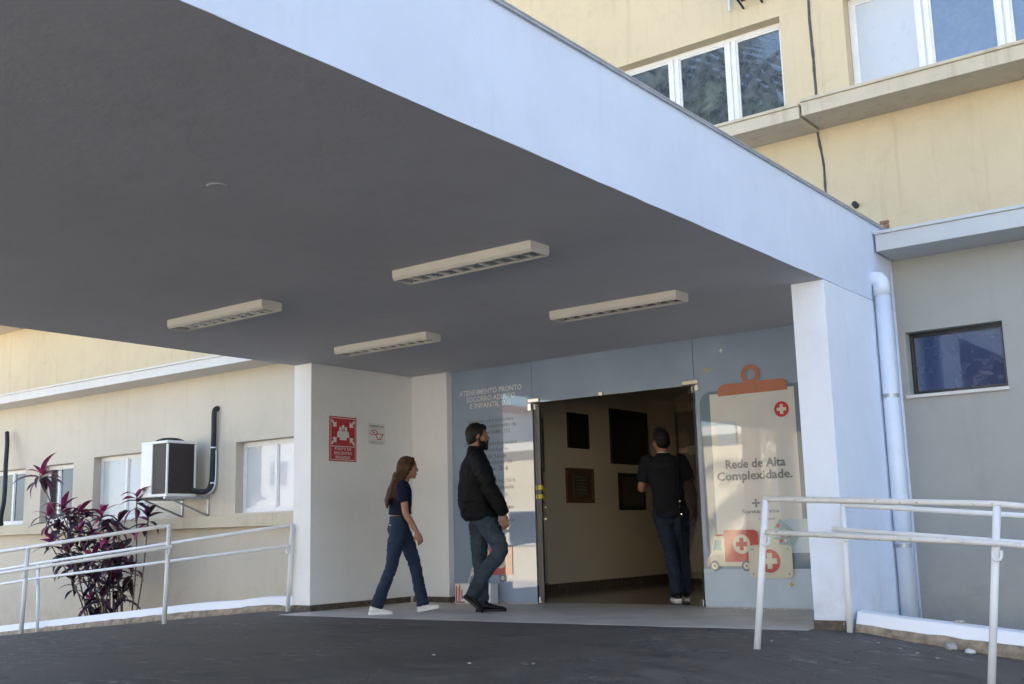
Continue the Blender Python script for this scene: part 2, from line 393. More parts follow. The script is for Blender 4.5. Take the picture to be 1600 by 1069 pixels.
wins_up = [(-2.55, .275, 4.60, 5.60), (.90, 3.6, 4.60, 5.60), (5.2, 8.0, 4.6, 5.6), (-8, -4, 4.6, 5.6), (-14.5, -10, 4.6, 5.6)]
wins_up3 = [(a, b, 8.2, 9.3) for a, b, _, _ in wins_up]
D = .30
wall('wall', -15.2, XL1-.1, -1.4, 3.02, Y, Y+D, wins_low[:4], 'beige_wall', hosp)
wall('wall', XR1-.1, 24, -1.4, 3.02, Y, Y+D, [wins_low[4], (6, 8, .8, 2), (12, 15, .8, 2)], 'grey_wall', hosp)
wall('wall', -15.2, 24, 3.02, 15, Y+.002, Y+D, wins_up+wins_up3, 'cream_wall', hosp)
keep(bx('wall', -15.2, 24, 12, 12.3, -1.4, 15, 'cream_wall'), hosp)  # unseen back, ends and roof close the block to shade the front
keep(bx('wall', -15.5, -15.2, Y, 12.3, -1.4, 15, 'cream_wall'), hosp)
keep(bx('wall', 24, 24.3, Y, 12.3, -1.4, 15, 'cream_wall'), hosp)
keep(bx('roof', -15.5, 24.3, Y-.3, 12.3, 15, 15.3, 'roofw'), hosp)
# ledges: lower one broken by the canopy, upper one with a movement joint
def ledge(x0, x1, z0, z1, mt):
    bm = bmesh.new(); box(bm, x0, x1, Y-.45, Y+.001, z0, z1-.03, .006); box(bm, x0-.004, x1+.004, Y-.468, Y+.001, z1-.03, z1, .006)
    n = 26
    return keep(build('ledge', bm, mt), hosp)
ledge(-15.2, XL0-.02, 3.012, 3.165, 'ledge_white'); ledge(XR1+.02, 24, 3.005, 3.18, 'ledge_grey')
ledge(-15.2, .578, 4.345, 4.49, 'ledge'); ledge(.602, 24, 4.36, 4.515, 'ledge')
ledge(-15.2, 24, 7.95, 8.12, 'ledge')
# lower sill band on the left wall
bm = bmesh.new(); box(bm, -15.2, XL0-.03, Y-.16, Y+.001, .905, 1.06, .006)
keep(build('sill_band', bm, 'ledge'), hosp)

def window(x0, x1, z0, z1, mull, mats, setb=.12, fw=.05, fm='frame', sill=False, meeting=False):
    y = Y+setb
    bm = bmesh.new()
    e = .002
    box(bm, x0+e, x1-e, y, y+.06, z0+e, z0+fw, .004); box(bm, x0+e, x1-e, y, y+.06, z1-fw, z1-e, .004)
    box(bm, x0+e, x0+fw, y+.002, y+.058, z0+fw, z1-fw, .004); box(bm, x1-fw, x1-e, y+.002, y+.058, z0+fw, z1-fw, .004)
    edges = [x0+fw]
    for mx in sorted(mull):
        if meeting:
            box(bm, mx-.055, mx-.008, y-.006, y+.05, z0+fw, z1-fw, .004); box(bm, mx+.008, mx+.055, y-.006, y+.05, z0+fw, z1-fw, .004)
            box(bm, mx-.008, mx+.008, y+.012, y+.05, z0+fw, z1-fw); edges += [mx-.055, mx+.055]
        else:
            box(bm, mx-fw*.5, mx+fw*.5, y-.005, y+.05, z0+fw, z1-fw, .004); edges += [mx-fw*.5, mx+fw*.5]
    edges.append(x1-fw)
    f = keep(build('window', bm, fm), hosp)
    for i in range(0, len(edges), 2):
        bm = bmesh.new(); a, b = edges[i], edges[i+1]
        t = .018
        # inner sash
        box(bm, a, b, y+.008, y+.04, z0+fw, z0+fw+t); box(bm, a, b, y+.008, y+.04, z1-fw-t, z1-fw)
        box(bm, a, a+t, y+.008, y+.04, z0+fw+t, z1-fw-t); box(bm, b-t, b, y+.008, y+.04, z0+fw+t, z1-fw-t)
        s = build('sash', bm, fm); s.parent = f
        k = i//2
        p = bx('pane', a+t, b-t, y+.020, y+.028, z0+fw+t, z1-fw-t, mats[k % len(mats)]); p.parent = f
    if sill:
        p = bx('sill', x0-.03, x1+.01, Y-.035, y, z0-.028, z0+.001, 'ledge_white', bev=.004); p.parent = f
    # closed dark reveal box behind each window so no light leaks through
    return f
window(*wins_low[0], [-7.10], ['pane_frost'], meeting=False)
window(*wins_low[1], [-10.47], ['pane_frost'])
window(*wins_low[2], [-12.32], ['pane_dark', 'pane_navy'])
window(*wins_low[3], [-13.72], ['pane_dark', 'pane_navy'])
window(*wins_low[4], [], ['pane_blue'], setb=.10, fw=.022, fm='dark_frame', sill=True)
window(*wins_up[0], [-.955, -.31, -1.6], ['pane_dusty'], setb=.13, meeting=True)
window(*wins_up[1], [1.57, 2.235, 2.9], ['pane_frost', 'pane_clean', 'pane_clean', 'pane_dusty'], setb=.13, meeting=True)
for q_ in wins_up[2:]+wins_up3+[(6, 8, .8, 2), (12, 15, .8, 2)]: window(*q_, [(q_[0]+q_[1])/2], ['pane_clean'], setb=.13, meeting=True)
# joint filler running down the upper wall
def strip(pts, w, y, name='movement_joint', mt='sealant'):
    bm = bmesh.new(); L = []
    for i in range(len(pts)-1):
        (xa, za), (xb, zb) = pts[i], pts[i+1]; n = 14
        for k in range(n+(i == len(pts)-2)):
            t = k/n; x = xa+(xb-xa)*t; z = za+(zb-za)*t
            ww = w*(.75+.9*abs(noise.noise((z*6, x, 3)))); dx = .012*noise.noise((z*4, 7, x))
            L.append([bm.verts.new((x+dx-ww, y, z)), bm.verts.new((x+dx, y-.012, z)), bm.verts.new((x+dx+ww, y, z))])
    for a, b in zip(L, L[1:]):
        for k in range(2): bm.faces.new((a[k], a[k+1], b[k+1], b[k]))
    bmesh.ops.recalc_face_normals(bm, faces=bm.faces)
    return keep(build(name, bm, mt), hosp)
strip([(.585, 8), (.575, 5.27), (.585, 4.52)], .014, Y-.001)
strip([(.57, 4.35), (.60, 4.0), (.606, 3.2)], .013, Y-.001)
# broken pipe hole and exposed brick patch by the canopy end
bm = bmesh.new(); tube(bm, [(.874, Y+.05, 3.56), (.874, Y-.05, 3.58)], [.028, .026], 10, True); keep(build('pipe_stub', bm, 'black'), hosp)
bm = bmesh.new(); box(bm, 1.07, 1.15, Y-.008, Y+.01, 3.35, 3.385, .006); box(bm, 1.10, 1.15, Y-.014, Y+.01, 3.31, 3.345, .006)
keep(build('brick_patch', bm, 'brick'), hosp)

# AC bracket poking in at the top of the photo
BZ = .09
br = thing('wall_bracket', 'small dark rusty bracket on the cream wall at the top edge above the upper window', 'bracket', (-.05, Y, 5.7))
def inT(o, p): return keep(o, p)
bm = bmesh.new(); box(bm, -.10, -.06, Y-.45, Y-.002, 5.78+BZ, 5.83+BZ); box(bm, .10, .14, Y-.45, Y-.002, 5.78+BZ, 5.83+BZ); inT(build('arm', bm, 'black'), br)
bm = bmesh.new(); box(bm, -.14, .17, Y-.45, Y-.42, 5.832+BZ, 5.86+BZ); box(bm, -.14, .17, Y-.12, Y-.09, 5.832+BZ, 5.86+BZ); inT(build('cross_bar', bm, 'black'), br)
for x_ in (-.08, .12): bm = bmesh.new(); tube(bm, [(x_, Y-.01, 5.70+BZ), (x_, Y-.30, 5.785+BZ)], .012, 8); inT(build('strut', bm, 'black'), br)
bm = bmesh.new(); tube(bm, [(-.22, Y-.03, 5.98), (-.22, Y-.03, 5.80)], .012, 8); tag(build('drain_pipe', bm, 'pvc'), 'short thin white drain pipe end hanging on the cream wall beside the rusty bracket', 'pipe')

# ---------------------------------------------------------------- canopy
can = thing('entrance_canopy', 'large white concrete entrance canopy with deep beam, side walls and grey soffit', 'canopy', (XL0, 0, 0))
YC = -9.6
HB = .687
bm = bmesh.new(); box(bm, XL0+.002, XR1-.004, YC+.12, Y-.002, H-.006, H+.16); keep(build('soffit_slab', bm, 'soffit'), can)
def wavy_beam(x0, x1, y0, y1, z0, z1, n=90):
    bm = bmesh.new(); rows = []
    for i in range(n+1):
        y = y0+(y1-y0)*i/n; d = .005*noise.noise((y*2.3, x0, 0))+.004*noise.noise((y*9, x0, 4))+.003*noise.noise((y*31, x0, 4)); e = .003*noise.noise((y*1.7, 5, x0))
        rows.append([bm.verts.new(p) for p in ((x0, y, z0+d*.6), (x1+e*.5, y, z0+d), (x1+e, y, z0+d+.012), (x1+.003*noise.noise((y, 9, 9)), y, z1), (x0, y, z1))])
    for a, b in zip(rows, rows[1:]):
        for k in range(5): bm.faces.new((a[k], b[k], b[(k+1) % 5], a[(k+1) % 5]))
    bm.faces.new(rows[0]); bm.faces.new(rows[-1][::-1]); bmesh.ops.recalc_face_normals(bm, faces=bm.faces); return bm
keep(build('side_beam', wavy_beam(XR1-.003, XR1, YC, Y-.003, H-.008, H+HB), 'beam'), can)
keep(bx('side_beam', XL0, XL0+.12, YC, Y-.003, H+.16, H+HB, 'white_wall'), can)
keep(bx('parapet', XR1-.12, XR1-.004, YC, Y-.003, H+.16, H+HB-.001, 'white_wall'), can)
keep(bx('front_beam', XL0+.12, XR1-.121, YC, YC+.12, H-.004, H+HB, 'white_wall'), can)
bm = bmesh.new(); box(bm, XR1-.14, XR1+.018, YC-.02, Y-.02, H+HB+.004, H+HB+.016, .003); box(bm, XR1+.006, XR1+.018, YC-.02, Y-.02, H+HB-.010, H+HB)
keep(build('flashing', bm, 'flash'), can)
# side walls (column ends face the drive)
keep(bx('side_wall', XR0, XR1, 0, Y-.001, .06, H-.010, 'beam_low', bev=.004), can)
keep(bx('side_wall', XL0, XL1, 0, Y-.001, .06, H-.007, 'white_wall', bev=.004), can)
keep(bx('skirting', XR0-.004, XR1+.003, -.006, .045, -.1, .06, 'skirt'), can); keep(bx('side_wall', XR0+.002, XR1-.001, .046, Y-.002, -.6, .059, 'beam_low'), can)
keep(bx('side_wall', XL0+.001, XL1-.01, .046, Y-.002, -1, .059, 'white_wall'), can)
keep(bx('skirting', XL0-.004, XL1+.014, -.008, 1.50, -.1, .06, 'skirt'), can)
keep(bx('front_post', XL0, XL0+.26, YC+.3, YC+.56, -.02, H-.007, 'white_wall'), can)
keep(bx('front_post', XR1-.26, XR1, YC+.3, YC+.56, -.3, H-.009, 'white_wall'), can)
# pier between the left wall and the glass
keep(bx('pier', XL1+.001, -3.955, 1.56, Y+D-.002, .06, H-.007, 'white_wall', bev=.004), can)
keep(bx('skirting', XL1+.015, -3.945, 1.549, Y+.02, -.02, .06, 'skirt'), can)
# round junction cover on the soffit
bm = bmesh.new(); tube(bm, [(-.40, -4.38, H+.001), (-.40, -4.38, H-.006), (-.40, -4.38, H-.011)], [.058, .058, .05], 28)
tag(build('ceiling_cover', bm, 'soffit'), 'small round white cover plate on the canopy soffit near the front', 'ceiling cover')

# louvre lamps
def lamp(x0, y0, label):
    L, W_, h = 1.2, .205, .074
    t = thing('ceiling_lamp', label, 'ceiling lamp', (x0, y0, H), 0, 'louvred fluorescent lamps under the canopy')
    bm = bmesh.new()
    # bowed sheet housing: long sides with a folded lower lip
    prof = [(0, 0), (0, -.055), (.016, -h), (.022, -h), (.008, -.055), (.008, -.006), (W_-.008, -.006), (W_-.008, -.055), (W_-.022, -h), (W_-.016, -h), (W_, -.055), (W_, 0)]
    a = [bm.verts.new((0, y, z-.004)) for y, z in prof]; b = [bm.verts.new((L, y, z-.004)) for y, z in prof]
    for i in range(len(prof)): j = (i+1) % len(prof); bm.faces.new((a[i], b[i], b[j], a[j]))
    for f in (a, b):
        for q4 in ((0, 1, 4, 5), (1, 2, 3, 4), (6, 7, 10, 11), (7, 8, 9, 10), (0, 5, 6, 11)): bm.faces.new([f[k] for k in q4])
    bmesh.ops.recalc_face_normals(bm, faces=bm.faces)
    link('housing', None, None) if 0 else build('housing', bm, 'lacquer', t)
    for xe in (0, L):
        bm = bmesh.new(); s = .012 if xe == 0 else -.012
        pr = [(.001, -.004), (.001, -.058), (.017, -h-.003), (W_-.017, -h-.003), (W_-.001, -.058), (W_-.001, -.004)]
        p = [bm.verts.new((xe-s*.2, y, z)) for y, z in pr]; q = [bm.verts.new((xe+s, y, z)) for y, z in pr]
        for i in range(6): bm.faces.new((p[i], q[i], q[(i+1) % 6], p[(i+1) % 6]))
        bm.faces.new(p); bm.faces.new(q); bmesh.ops.recalc_face_normals(bm, faces=bm.faces)
        build('end_cap', bm, 'lacquer', t)
    bm = bmesh.new(); box(bm, -.004, L+.004, -.004, W_+.004, -.004, -.001); build('gasket', bm, 'black', t)
    for k in range(9):
        x = L*(k+1)/10
        bm = bmesh.new(); vs = [bm.verts.new(p) for p in ((x-.005, .018, -.052), (x+.005, .018, -.052), (x+.005, W_-.018, -.052), (x-.005, W_-.018, -.052), (x-.002, .022, -h+.003), (x+.002, .022, -h+.003), (x+.002, W_-.022, -h+.003), (x-.002, W_-.022, -h+.003))]
        for f in ((0, 3, 2, 1), (4, 5, 6, 7), (0, 1, 5, 4), (1, 2, 6, 5), (2, 3, 7, 6), (3, 0, 4, 7)): bm.faces.new([vs[i] for i in f])
        build('louvre', bm, 'mirror', t)
    for yy in (.062, W_-.062):
        bm = bmesh.new(); tube(bm, [(.02, yy, -.036), (L-.02, yy, -.036)], .013, 10); build('lamp_tube', bm, 'tube', t)
    bm = bmesh.new(); g = []
    for i in range(13):
        u_ = i/12; y = .010+(W_-.020)*u_; z = -.012-.052*abs(2*u_-1)**2.2-.010*(1-abs(2*u_-1))**3
        g.append([bm.verts.new((.015, y, z)), bm.verts.new((L-.015, y, z))])
    for a, b in zip(g, g[1:]): bm.faces.new((a[0], a[1], b[1], b[0]))
    build('reflector', bm, 'mirror', t)
    return t
lamp(-3.60, -2.42, 'cream louvred lamp on the soffit, the far left one of the nearer pair')
lamp(-1.03, -2.40, 'cream louvred lamp on the soffit, largest and nearest to the viewer at centre')
lamp(-1.07, -.45, 'cream louvred lamp on the soffit in front of the door, rightmost of the four')
lamp(-3.62, -.50, 'cream louvred lamp on the soffit above the woman, the smallest and lowest of the four')

# ---------------------------------------------------------------- hall behind the door
def sw(name, *a): return struct(bx(name, *a))
sw('hall_floor', -4.0, 3.2, 1.9, 9.2, -.1, .001, 'hall_floor')
sw('hall_wall', -4.07, -3.92, Y+D+.001, 6.9, .0, 2.62, 'hall')
sw('hall_wall', -4.07, -1.9, 6.9, 7.05, .0, 2.62, 'hall')
sw('hall_wall', -1.9, -1.75, 6.9, 9.2, .0, 2.62, 'hall')
sw('hall_wall', -1.9, 3.2, 9.2, 9.35, .0, 2.62, 'hall')
sw('hall_wall', 3.2, 3.35, Y+D+.001, 9.35, .0, 2.62, 'hall')
sw('hall_ceiling', -4.07, 3.35, Y+D+.001, 9.35, 2.62, 2.7, 'hall')
sw('hall_skirting', -3.92, -3.905, Y+D, 6.9, .001, .10, 'skirt')
sw('hall_skirting', -3.92, -1.9, 6.885, 6.9, .001, .10, 'skirt')
def frame_thing(name, label, cat, y0, y1, z0, z1, fm, pm, fw=.05, extra=None):
    t = thing(name, label, cat, (-3.92, (y0+y1)/2, z0)); bm = bmesh.new(); x0, x1 = -3.918, -3.885
    box(bm, x0, x1, y0, y1, z0, z0+fw, .003); box(bm, x0, x1, y0, y1, z1-fw, z1, .003)
    box(bm, x0, x1, y0, y0+fw, z0+fw, z1-fw, .003); box(bm, x0, x1, y1-fw, y1, z0+fw, z1-fw, .003)
    keep(build('frame', bm, fm), t); keep(bx('panel', x0, x1-.015, y0+fw, y1-fw, z0+fw, z1-fw, pm), t)
    if extra: extra(t, x1)
    return t
frame_thing('wall_plaque', 'small black framed panel on the hall wall, upper left beside the door edge', 'plaque', 3.90, 4.38, 1.81, 2.27, 'plaque_dark', 'plaque_dark', .03)
frame_thing('wall_plaque', 'large black framed panel on the hall wall, biggest of the four', 'plaque', 4.93, 5.92, 1.64, 2.40, 'plaque_dark', 'plaque_dark', .035)
def ins(t, x1):
    keep(bx('inscription_plate', x1-.014, x1-.004, 3.98, 4.33, 1.19, 1.47, 'bronze', bev=.002), t)
    for k in range(6):
        z = 1.44-.042*k; o = keep(bx('engraved_line', x1-.0045, x1-.003, 4.01+.02*(k % 2), 4.30-.02*(k % 2), z-.010, z, 'alu'), t)
frame_thing('wall_plaque', 'wooden plaque with a dark bronze plate, lower left on the hall wall', 'plaque', 3.83, 4.46, 1.10, 1.55, 'wood', 'wood', .04, ins)
frame_thing('wall_plaque', 'dark framed notice lower on the hall wall, beside the man in the polo shirt', 'plaque', 5.10, 5.78, 1.01, 1.517, 'plaque_dark', 'bronze', .06)

# ---------------------------------------------------------------- glass front with film print
gf = thing('glass_entrance', 'frameless glass entrance front printed with blue film and open double doors', 'glass entrance', (-1.8, Y, 0))
GX0, D0, D1, GX1 = -3.952, -2.812, -.8525, XR0-.001
def kb(name, *a, **k): return keep(bx(name, *a, **k), gf)
lp = kb('glass_panel', GX0, D0-.003, Y, Y+.010, .012, H-.003, 'p_blue')
tp = kb('glass_panel', D0+.003, D1-.003, Y, Y+.010, 2.115, H-.003, 'p_blue')
rp = kb('glass_panel', D1+.003, GX1, Y, Y+.010, .012, H-.003, 'p_blue')
kb('bottom_rail', GX0, D0-.004, Y-.012, Y+.022, .0, .011, 'rubble'); kb('bottom_rail', D1+.004, GX1, Y-.012, Y+.022, .0, .011, 'rubble')
PY = [Y-.0008]
def flat(name, poly, mt, parent=rp, holes=None, lift=None):
    PY[0] -= .0004; y = PY[0] if lift is None else Y-lift
    bm = bmesh.new(); f = bm.faces.new([bm.verts.new((x, y, z)) for x, z in poly])
    if f.normal.y > 0: pass
    bm.normal_update()
    if f.normal.y > 0: f.normal_flip()
    o = build(name, bm, mt); o.parent = parent
    o.matrix_parent_inverse = Matrix.Identity(4); o.matrix_parent_inverse = parent.matrix_parent_inverse.inverted() @ Matrix.Identity(4) if 0 else Matrix.Identity(4)
    return o
def rr(x0, x1, z0, z1, r, n=6, corners='abcd'):
    pts = []
    for c, (cx, cz, a0) in zip('abcd', ((x1-r, z1-r, 0), (x0+r, z1-r, 90), (x0+r, z0+r, 180), (x1-r, z0+r, 270))):
        if c in corners: pts += [(cx+r*cos(R(a0+90*k/n)), cz+r*sin(R(a0+90*k/n))) for k in range(n+1)]
        else: pts.append({'a': (x1, z1), 'b': (x0, z1), 'c': (x0, z0), 'd': (x1, z0)}[c])
    return pts
def circ(cx, cz, r, n=32): return [(cx+r*cos(2*pi*k/n), cz+r*sin(2*pi*k/n)) for k in range(n)]
def plus(cx, cz, r, t): return [(cx-t, cz-r), (cx+t, cz-r), (cx+t, cz-t), (cx+r, cz-t), (cx+r, cz+t), (cx+t, cz+t), (cx+t, cz+r), (cx-t, cz+r), (cx-t, cz+t), (cx-r, cz+t), (cx-r, cz-t), (cx-t, cz-t)]
def star(cx, cz, r): return [(cx+(r if k % 2 == 0 else r*.34)*sin(pi*k/4), cz+(r if k % 2 == 0 else r*.34)*cos(pi*k/4)) for k in range(8)]
def ring(cx, cz, ro, ri, n=32): return [(cx+ro*cos(2*pi*k/n-pi/2), cz+ro*sin(2*pi*k/n-pi/2)) for k in range(n+1)]+[(cx+ri*cos(-2*pi*k/n-pi/2), cz+ri*sin(-2*pi*k/n-pi/2)) for k in range(n+1)]
def text(name, s, x0, x1, z, hcap, mt, parent, y=None, align='l', axis='x', bold=0, wall_x=None, fixed=None):
    """lettering fitted to x0..x1 with the given cap height, baseline z"""
    cu = bpy.data.curves.new('t', 'FONT'); cu.body = s; cu.size = 1; cu.offset = bold; cu.resolution_u = 2
    o = bpy.data.objects.new('t', cu); COL.objects.link(o)
    me = bpy.data.meshes.new_from_object(o.evaluated_get(bpy.context.evaluated_depsgraph_get()))
    bpy.data.objects.remove(o)
    xs = [v.co.x for v in me.vertices]; a, b = min(xs), max(xs)
    sx = (x1-x0)/(b-a); sy = hcap/.70
    if y is None: PY[0] -= .0004; y = PY[0]
    for v in me.vertices:
        u = x0+(v.co.x-a)*sx; h = z+v.co.y*sy
        v.co = (u, y, h) if wall_x is None else (wall_x, u, h)
    me.name = name
    o = link(name, me, mt); o.parent = parent; return o
# --- left panel lettering
for s, a, b, z in (('ATENDIMENTO PRONTO', -3.84, -2.95, 2.285), ('SOCORRO ADULTO', -3.735, -3.04, 2.205), ('E INFANTIL SUS', -3.68, -3.10, 2.13)):
    text('lettering', s, a, b, z-.004, .058, 'p_text', lp, bold=.014)
for s, a, b, z in (('Somente para pacientes', -3.715, -3.075, 1.958), ('com encaminhamento da', -3.745, -3.035, 1.893), ('UPA e SAMU 192.', -3.56, -3.11, 1.825),
                   ('Para o atendimento', -3.76, -3.03, 1.70), ('na unidade', -3.60, -3.15, 1.632), ('Básica de Saúde', -3.64, -3.18, 1.558), ('mais unidade da', -3.64, -3.10, 1.490),
                   ('rua 24', -3.50, -3.16, 1.42), ('atenção', -3.50, -3.075, 1.29), ('pronto urgência', -3.6, -3.095, 1.215), ('na rua n.', -3.5, -3.165, 1.14), ('atendimento', -3.5, -3.095, 1.0), ('ou', -3.21, -3.095, .865), ('as', -3.24, -3.15, .765)):
    text('lettering', s, a, b, z, .043, 'p_dark', lp, bold=.012)
flat('print_ambulance', [(-3.44, .295), (-3.13, .295), (-3.13, .60), (-3.44, .60)], 'p_red', lp)
flat('print_disc', circ(-3.29, .45, .085), 'p_cream', lp); flat('print_cross', plus(-3.29, .45, .05, .02), 'p_red', lp)
flat('print_wheel', circ(-3.265, .265, .045), 'p_dark', lp); flat('print_hub', circ(-3.265, .265, .024), 'p_cream', lp)
flat('print_cab', [(-3.72, .29), (-3.44, .29), (-3.44, .56), (-3.62, .56)], 'p_cream', lp)
flat('print_wheel', circ(-3.60, .265, .045), 'p_dark', lp); flat('print_hub', circ(-3.60, .265, .024), 'p_cream', lp)
# --- right panel: clipboard, ambulance, first aid case, pills
bk_ = flat('print_board', rr(-.80, .60, .46, 2.03, .12), 'p_slate')
flat('print_paper', [(-.69, .47), (.165, .47), (.165, 2.0), (-.69, 2.0)], 'p_paper')
flat('print_ground', [(D1+.004, .013), (GX1-.001, .013), (GX1-.001, .36), (D1+.004, .36)], 'p_pale')
flat('print_skyline', [(-.45, .36), (.56, .36), (.56, .50), (-.45, .50)], 'p_slate')
flat('print_bush', rr(-.1, .62, .50, .80, .14, corners='ab'), 'p_pale')
flat('print_clip', rr(-.60, .105, 1.975, 2.085, .07, corners='ab'), 'p_orange')
flat('print_ring', ring(-.255, 2.155, .095, .052), 'p_orange')
flat('print_disc', circ(.035, 1.80, .072), 'p_cross_red'); flat('print_cross', plus(.035, 1.80, .046, .015), 'p_cream')
for cx, cz, r, c in ((-.70, 2.245, .038, 'p_yellow'), (-.54, 2.415, .026, 'p_text'), (.02, .225, .036, 'p_yellow'), (.30, 2.2, .026, 'p_text')): flat('print_star', star(cx, cz, r), c)
text('lettering', 'Rede de Alta', -.56, .04, 1.285, .080, 'p_dark', rp, bold=.022)
text('lettering', 'Complexidade.', -.655, .10, 1.175, .080, 'p_dark', rp, bold=.022)
flat('print_cross', plus(-.275, .955, .04, .009), 'p_slate'); text('lettering', 'Santa Casa', -.42, -.05, .865, .035, 'p_slate', rp)
text('lettering', 'hospital', -.25, -.10, .80, .02, 'p_slate', rp)
flat('print_notice', [(-.62, 1.50), (-.43, 1.50), (-.43, 1.73), (-.62, 1.73)], 'p_pale')
flat('print_pills', [(-.115, .72), (-.05, .81), (.13, .65), (.06, .56)], 'p_pack')
for i in range(3):
    for j in range(2):
        cx = -.07+.052*i+.035*j*-.6; cz = .745-.045*i-.04*j; flat('print_pill', circ(cx, cz, .017, 12), 'p_cream' if (i+j) % 2 else 'p_cross_red')
flat('print_pills', rr(-.12, .02, .575, .64, .01), 'p_pack')
for i in range(3): flat('print_pill', circ(-.09+.042*i, .61, .015, 12), 'p_cross_red' if i % 2 else 'p_cream')
flat('print_cab', [(-.805, .385), (-.60, .385), (-.60, .66), (-.715, .66), (-.755, .50), (-.80, .46)], 'p_cream')
flat('print_glass', [(-.735, .53), (-.645, .53), (-.645, .625), (-.715, .625)], 'p_teal')
flat('print_beacon', rr(-.70, -.63, .66, .678, .005), 'p_cross_red')
flat('print_ambulance', rr(-.615, -.275, .425, .715, .05, corners='a'), 'p_red')
flat('print_chassis', [(-.80, .385), (-.25, .385), (-.25, .424), (-.80, .424)], 'p_cream')
flat('print_disc', circ(-.44, .585, .088), 'p_cream'); flat('print_cross', plus(-.44, .585, .056, .02), 'p_red')
for x in (-.725, -.40): flat('print_wheel', circ(x, .388, .048), 'p_dark'); flat('print_tyre', circ(x, .388, .031), 'p_cream'); flat('print_hub', circ(x, .388, .011), 'p_dark')
flat('print_handle', rr(-.245, -.065, .56, .625, .02), 'p_cream')
flat('print_case', rr(-.375, .05, .275, .575, .05), 'p_cream')
flat('print_disc', circ(-.17, .43, .105), 'p_red'); flat('print_cross', plus(-.17, .43, .07, .024), 'p_cream')
for x in (-.335, .012):
    for z in (.315, .535): flat('print_rivet', circ(x, z, .008, 10), 'p_slate')
# patch fittings, door leaves
def fit(name, x0, x1, z0, z1, y0=Y-.022, y1=Y+.03): return keep(bx(name, x0, x1, y0, y1, z0, z1, 'alu', bev=.006), gf)
bm = bmesh.new()
box(bm, D0-.055, D0+.10, Y-.020, Y+.028, 2.116, 2.165, .008); box(bm, D0-.055, D0-.006, Y-.019, Y+.027, 2.03, 2.116, .006); keep(build('patch_fitting', bm, 'alu'), gf)
bm = bmesh.new()
box(bm, D1-.125, D1+.045, Y-.020, Y+.028, 2.116, 2.165, .008); box(bm, D1+.006, D1+.045, Y-.019, Y+.027, 2.05, 2.116, .006); keep(build('patch_fitting', bm, 'alu'), gf)
fit('patch_fitting', -1.955, -1.90, 2.108, 2.15)
def leaf(hx, ang, stripes):
    d = Vector((cos(ang), sin(ang), 0)); n = Vector((-d.y, d.x, 0))
    M4 = Matrix((d, n, Vector((0, 0, 1)))).transposed().to_4x4(); M4.translation = Vector((hx, Y+.012, 0))
    def put(bm, name, mt):
        bm.transform(M4); return build(name, bm, mt)
    bm = bmesh.new(); box(bm, 0.01, .96, -.005, .005, .012, 2.10); g = keep(put(bm, 'door_leaf', 'glass'), gf)
    def sub(name, mt, *a, bev=0):
        b_ = bmesh.new(); box(b_, *a, bev); o = put(b_, name, mt); o.parent = g; return o
    sub('edge_strip', 'black', .959, .963, -.0055, .0055, .012, 2.10); sub('edge_strip', 'dark_frame', 0.0, .012, -.007, .007, .012, 2.10)
    sub('bottom_fitting', 'alu', .0, .16, -.018, .018, .006, .075, bev=.004); sub('top_fitting', 'alu', .0, .16, -.018, .018, 2.04, 2.105, bev=.004)
    b_ = bmesh.new(); tube(b_, [(.93, -.014, 1.02), (.93, .014, 1.02)], .010, 14); box(b_, .87, .95, -.012, .012, .88, .895)
    o = put(b_, 'lock', 'alu'); o.parent = g
    if stripes:
        for z in (1.09, 1.19): sub('warning_stripe', 'yellow', .62, .967, -.0085, .0085, z, z+.045)
        sub('dark_sheet', 'black', .70, .957, -.0065, .0065, 1.42, 2.03)  # thin black sheet over the upper part of the leaf
kb('leaf_edge_standin', D0+.003, D0+.078, Y+.016, Y+.044, .012, 2.10, 'dark_frame', bev=.003)  # added dark strip standing in for the open leaf seen edge-on
for z in (1.09, 1.185): kb('warning_stripe', D0+.002, D0+.080, Y+.0145, Y+.0455, z, z+.045, 'yellow')
leaf(D0+.03, R(121), True)
leaf(D1-.02, R(180-50), False)

# ---------------------------------------------------------------- wall signs (on the left side wall, facing +x)
sx = XL1+.001
def sflat(name, poly, mt, parent, x):
    bm = bmesh.new(); f = bm.faces.new([bm.verts.new((x, y, z)) for y, z in poly]); bm.normal_update()
    if f.normal.x < 0: f.normal_flip()
    o = build(name, bm, mt); o.parent = parent; return o
s1 = tag(bx('wall_sign', sx, sx+.006, .257, .655, 1.543, 2.025, 'red'), 'red assembly point sign with white arrows and group of people on the grey wall', 'sign')
x = sx+.0066
sflat('border', [(.272, 1.556), (.640, 1.556), (.640, 2.012), (.272, 2.012), (.272, 2.005), (.633, 2.005), (.633, 1.563), (.279, 1.563), (.279, 2.005), (.272, 2.0051)], 'sign_white', s1, x)
sflat('border', [(.279, 1.700), (.633, 1.700), (.633, 1.707), (.279, 1.707)], 'sign_white', s1, x)
def arrow(cx, cz, ang):
    P = [(-.055, -.012), (.0, -.012), (.0, -.042), (.05, 0), (.0, .042), (.0, .012), (-.055, .012)]
    return [(cx+a*cos(ang)-b*sin(ang), cz+a*sin(ang)+b*cos(ang)) for a, b in P]
for cx, cz, a in ((.325, 1.945, -45), (.587, 1.945, 225), (.325, 1.765, 45), (.587, 1.765, 135)): sflat('arrow', arrow(cx, cz, R(a)), 'sign_white', s1, x)
for cy, cz, r in ((.415, 1.895, .020), (.497, 1.895, .020), (.456, 1.917, .020)):
    sflat('figure_head', circ(cy, cz, r, 16), 'sign_white', s1, x)
sflat('figure_body', rr(.368, .544, 1.80, 1.872, .035, corners='ab'), 'sign_white', s1, x)
sflat('figure_head', circ(.456, 1.880, .021, 16), 'sign_grey', s1, x+.0004)
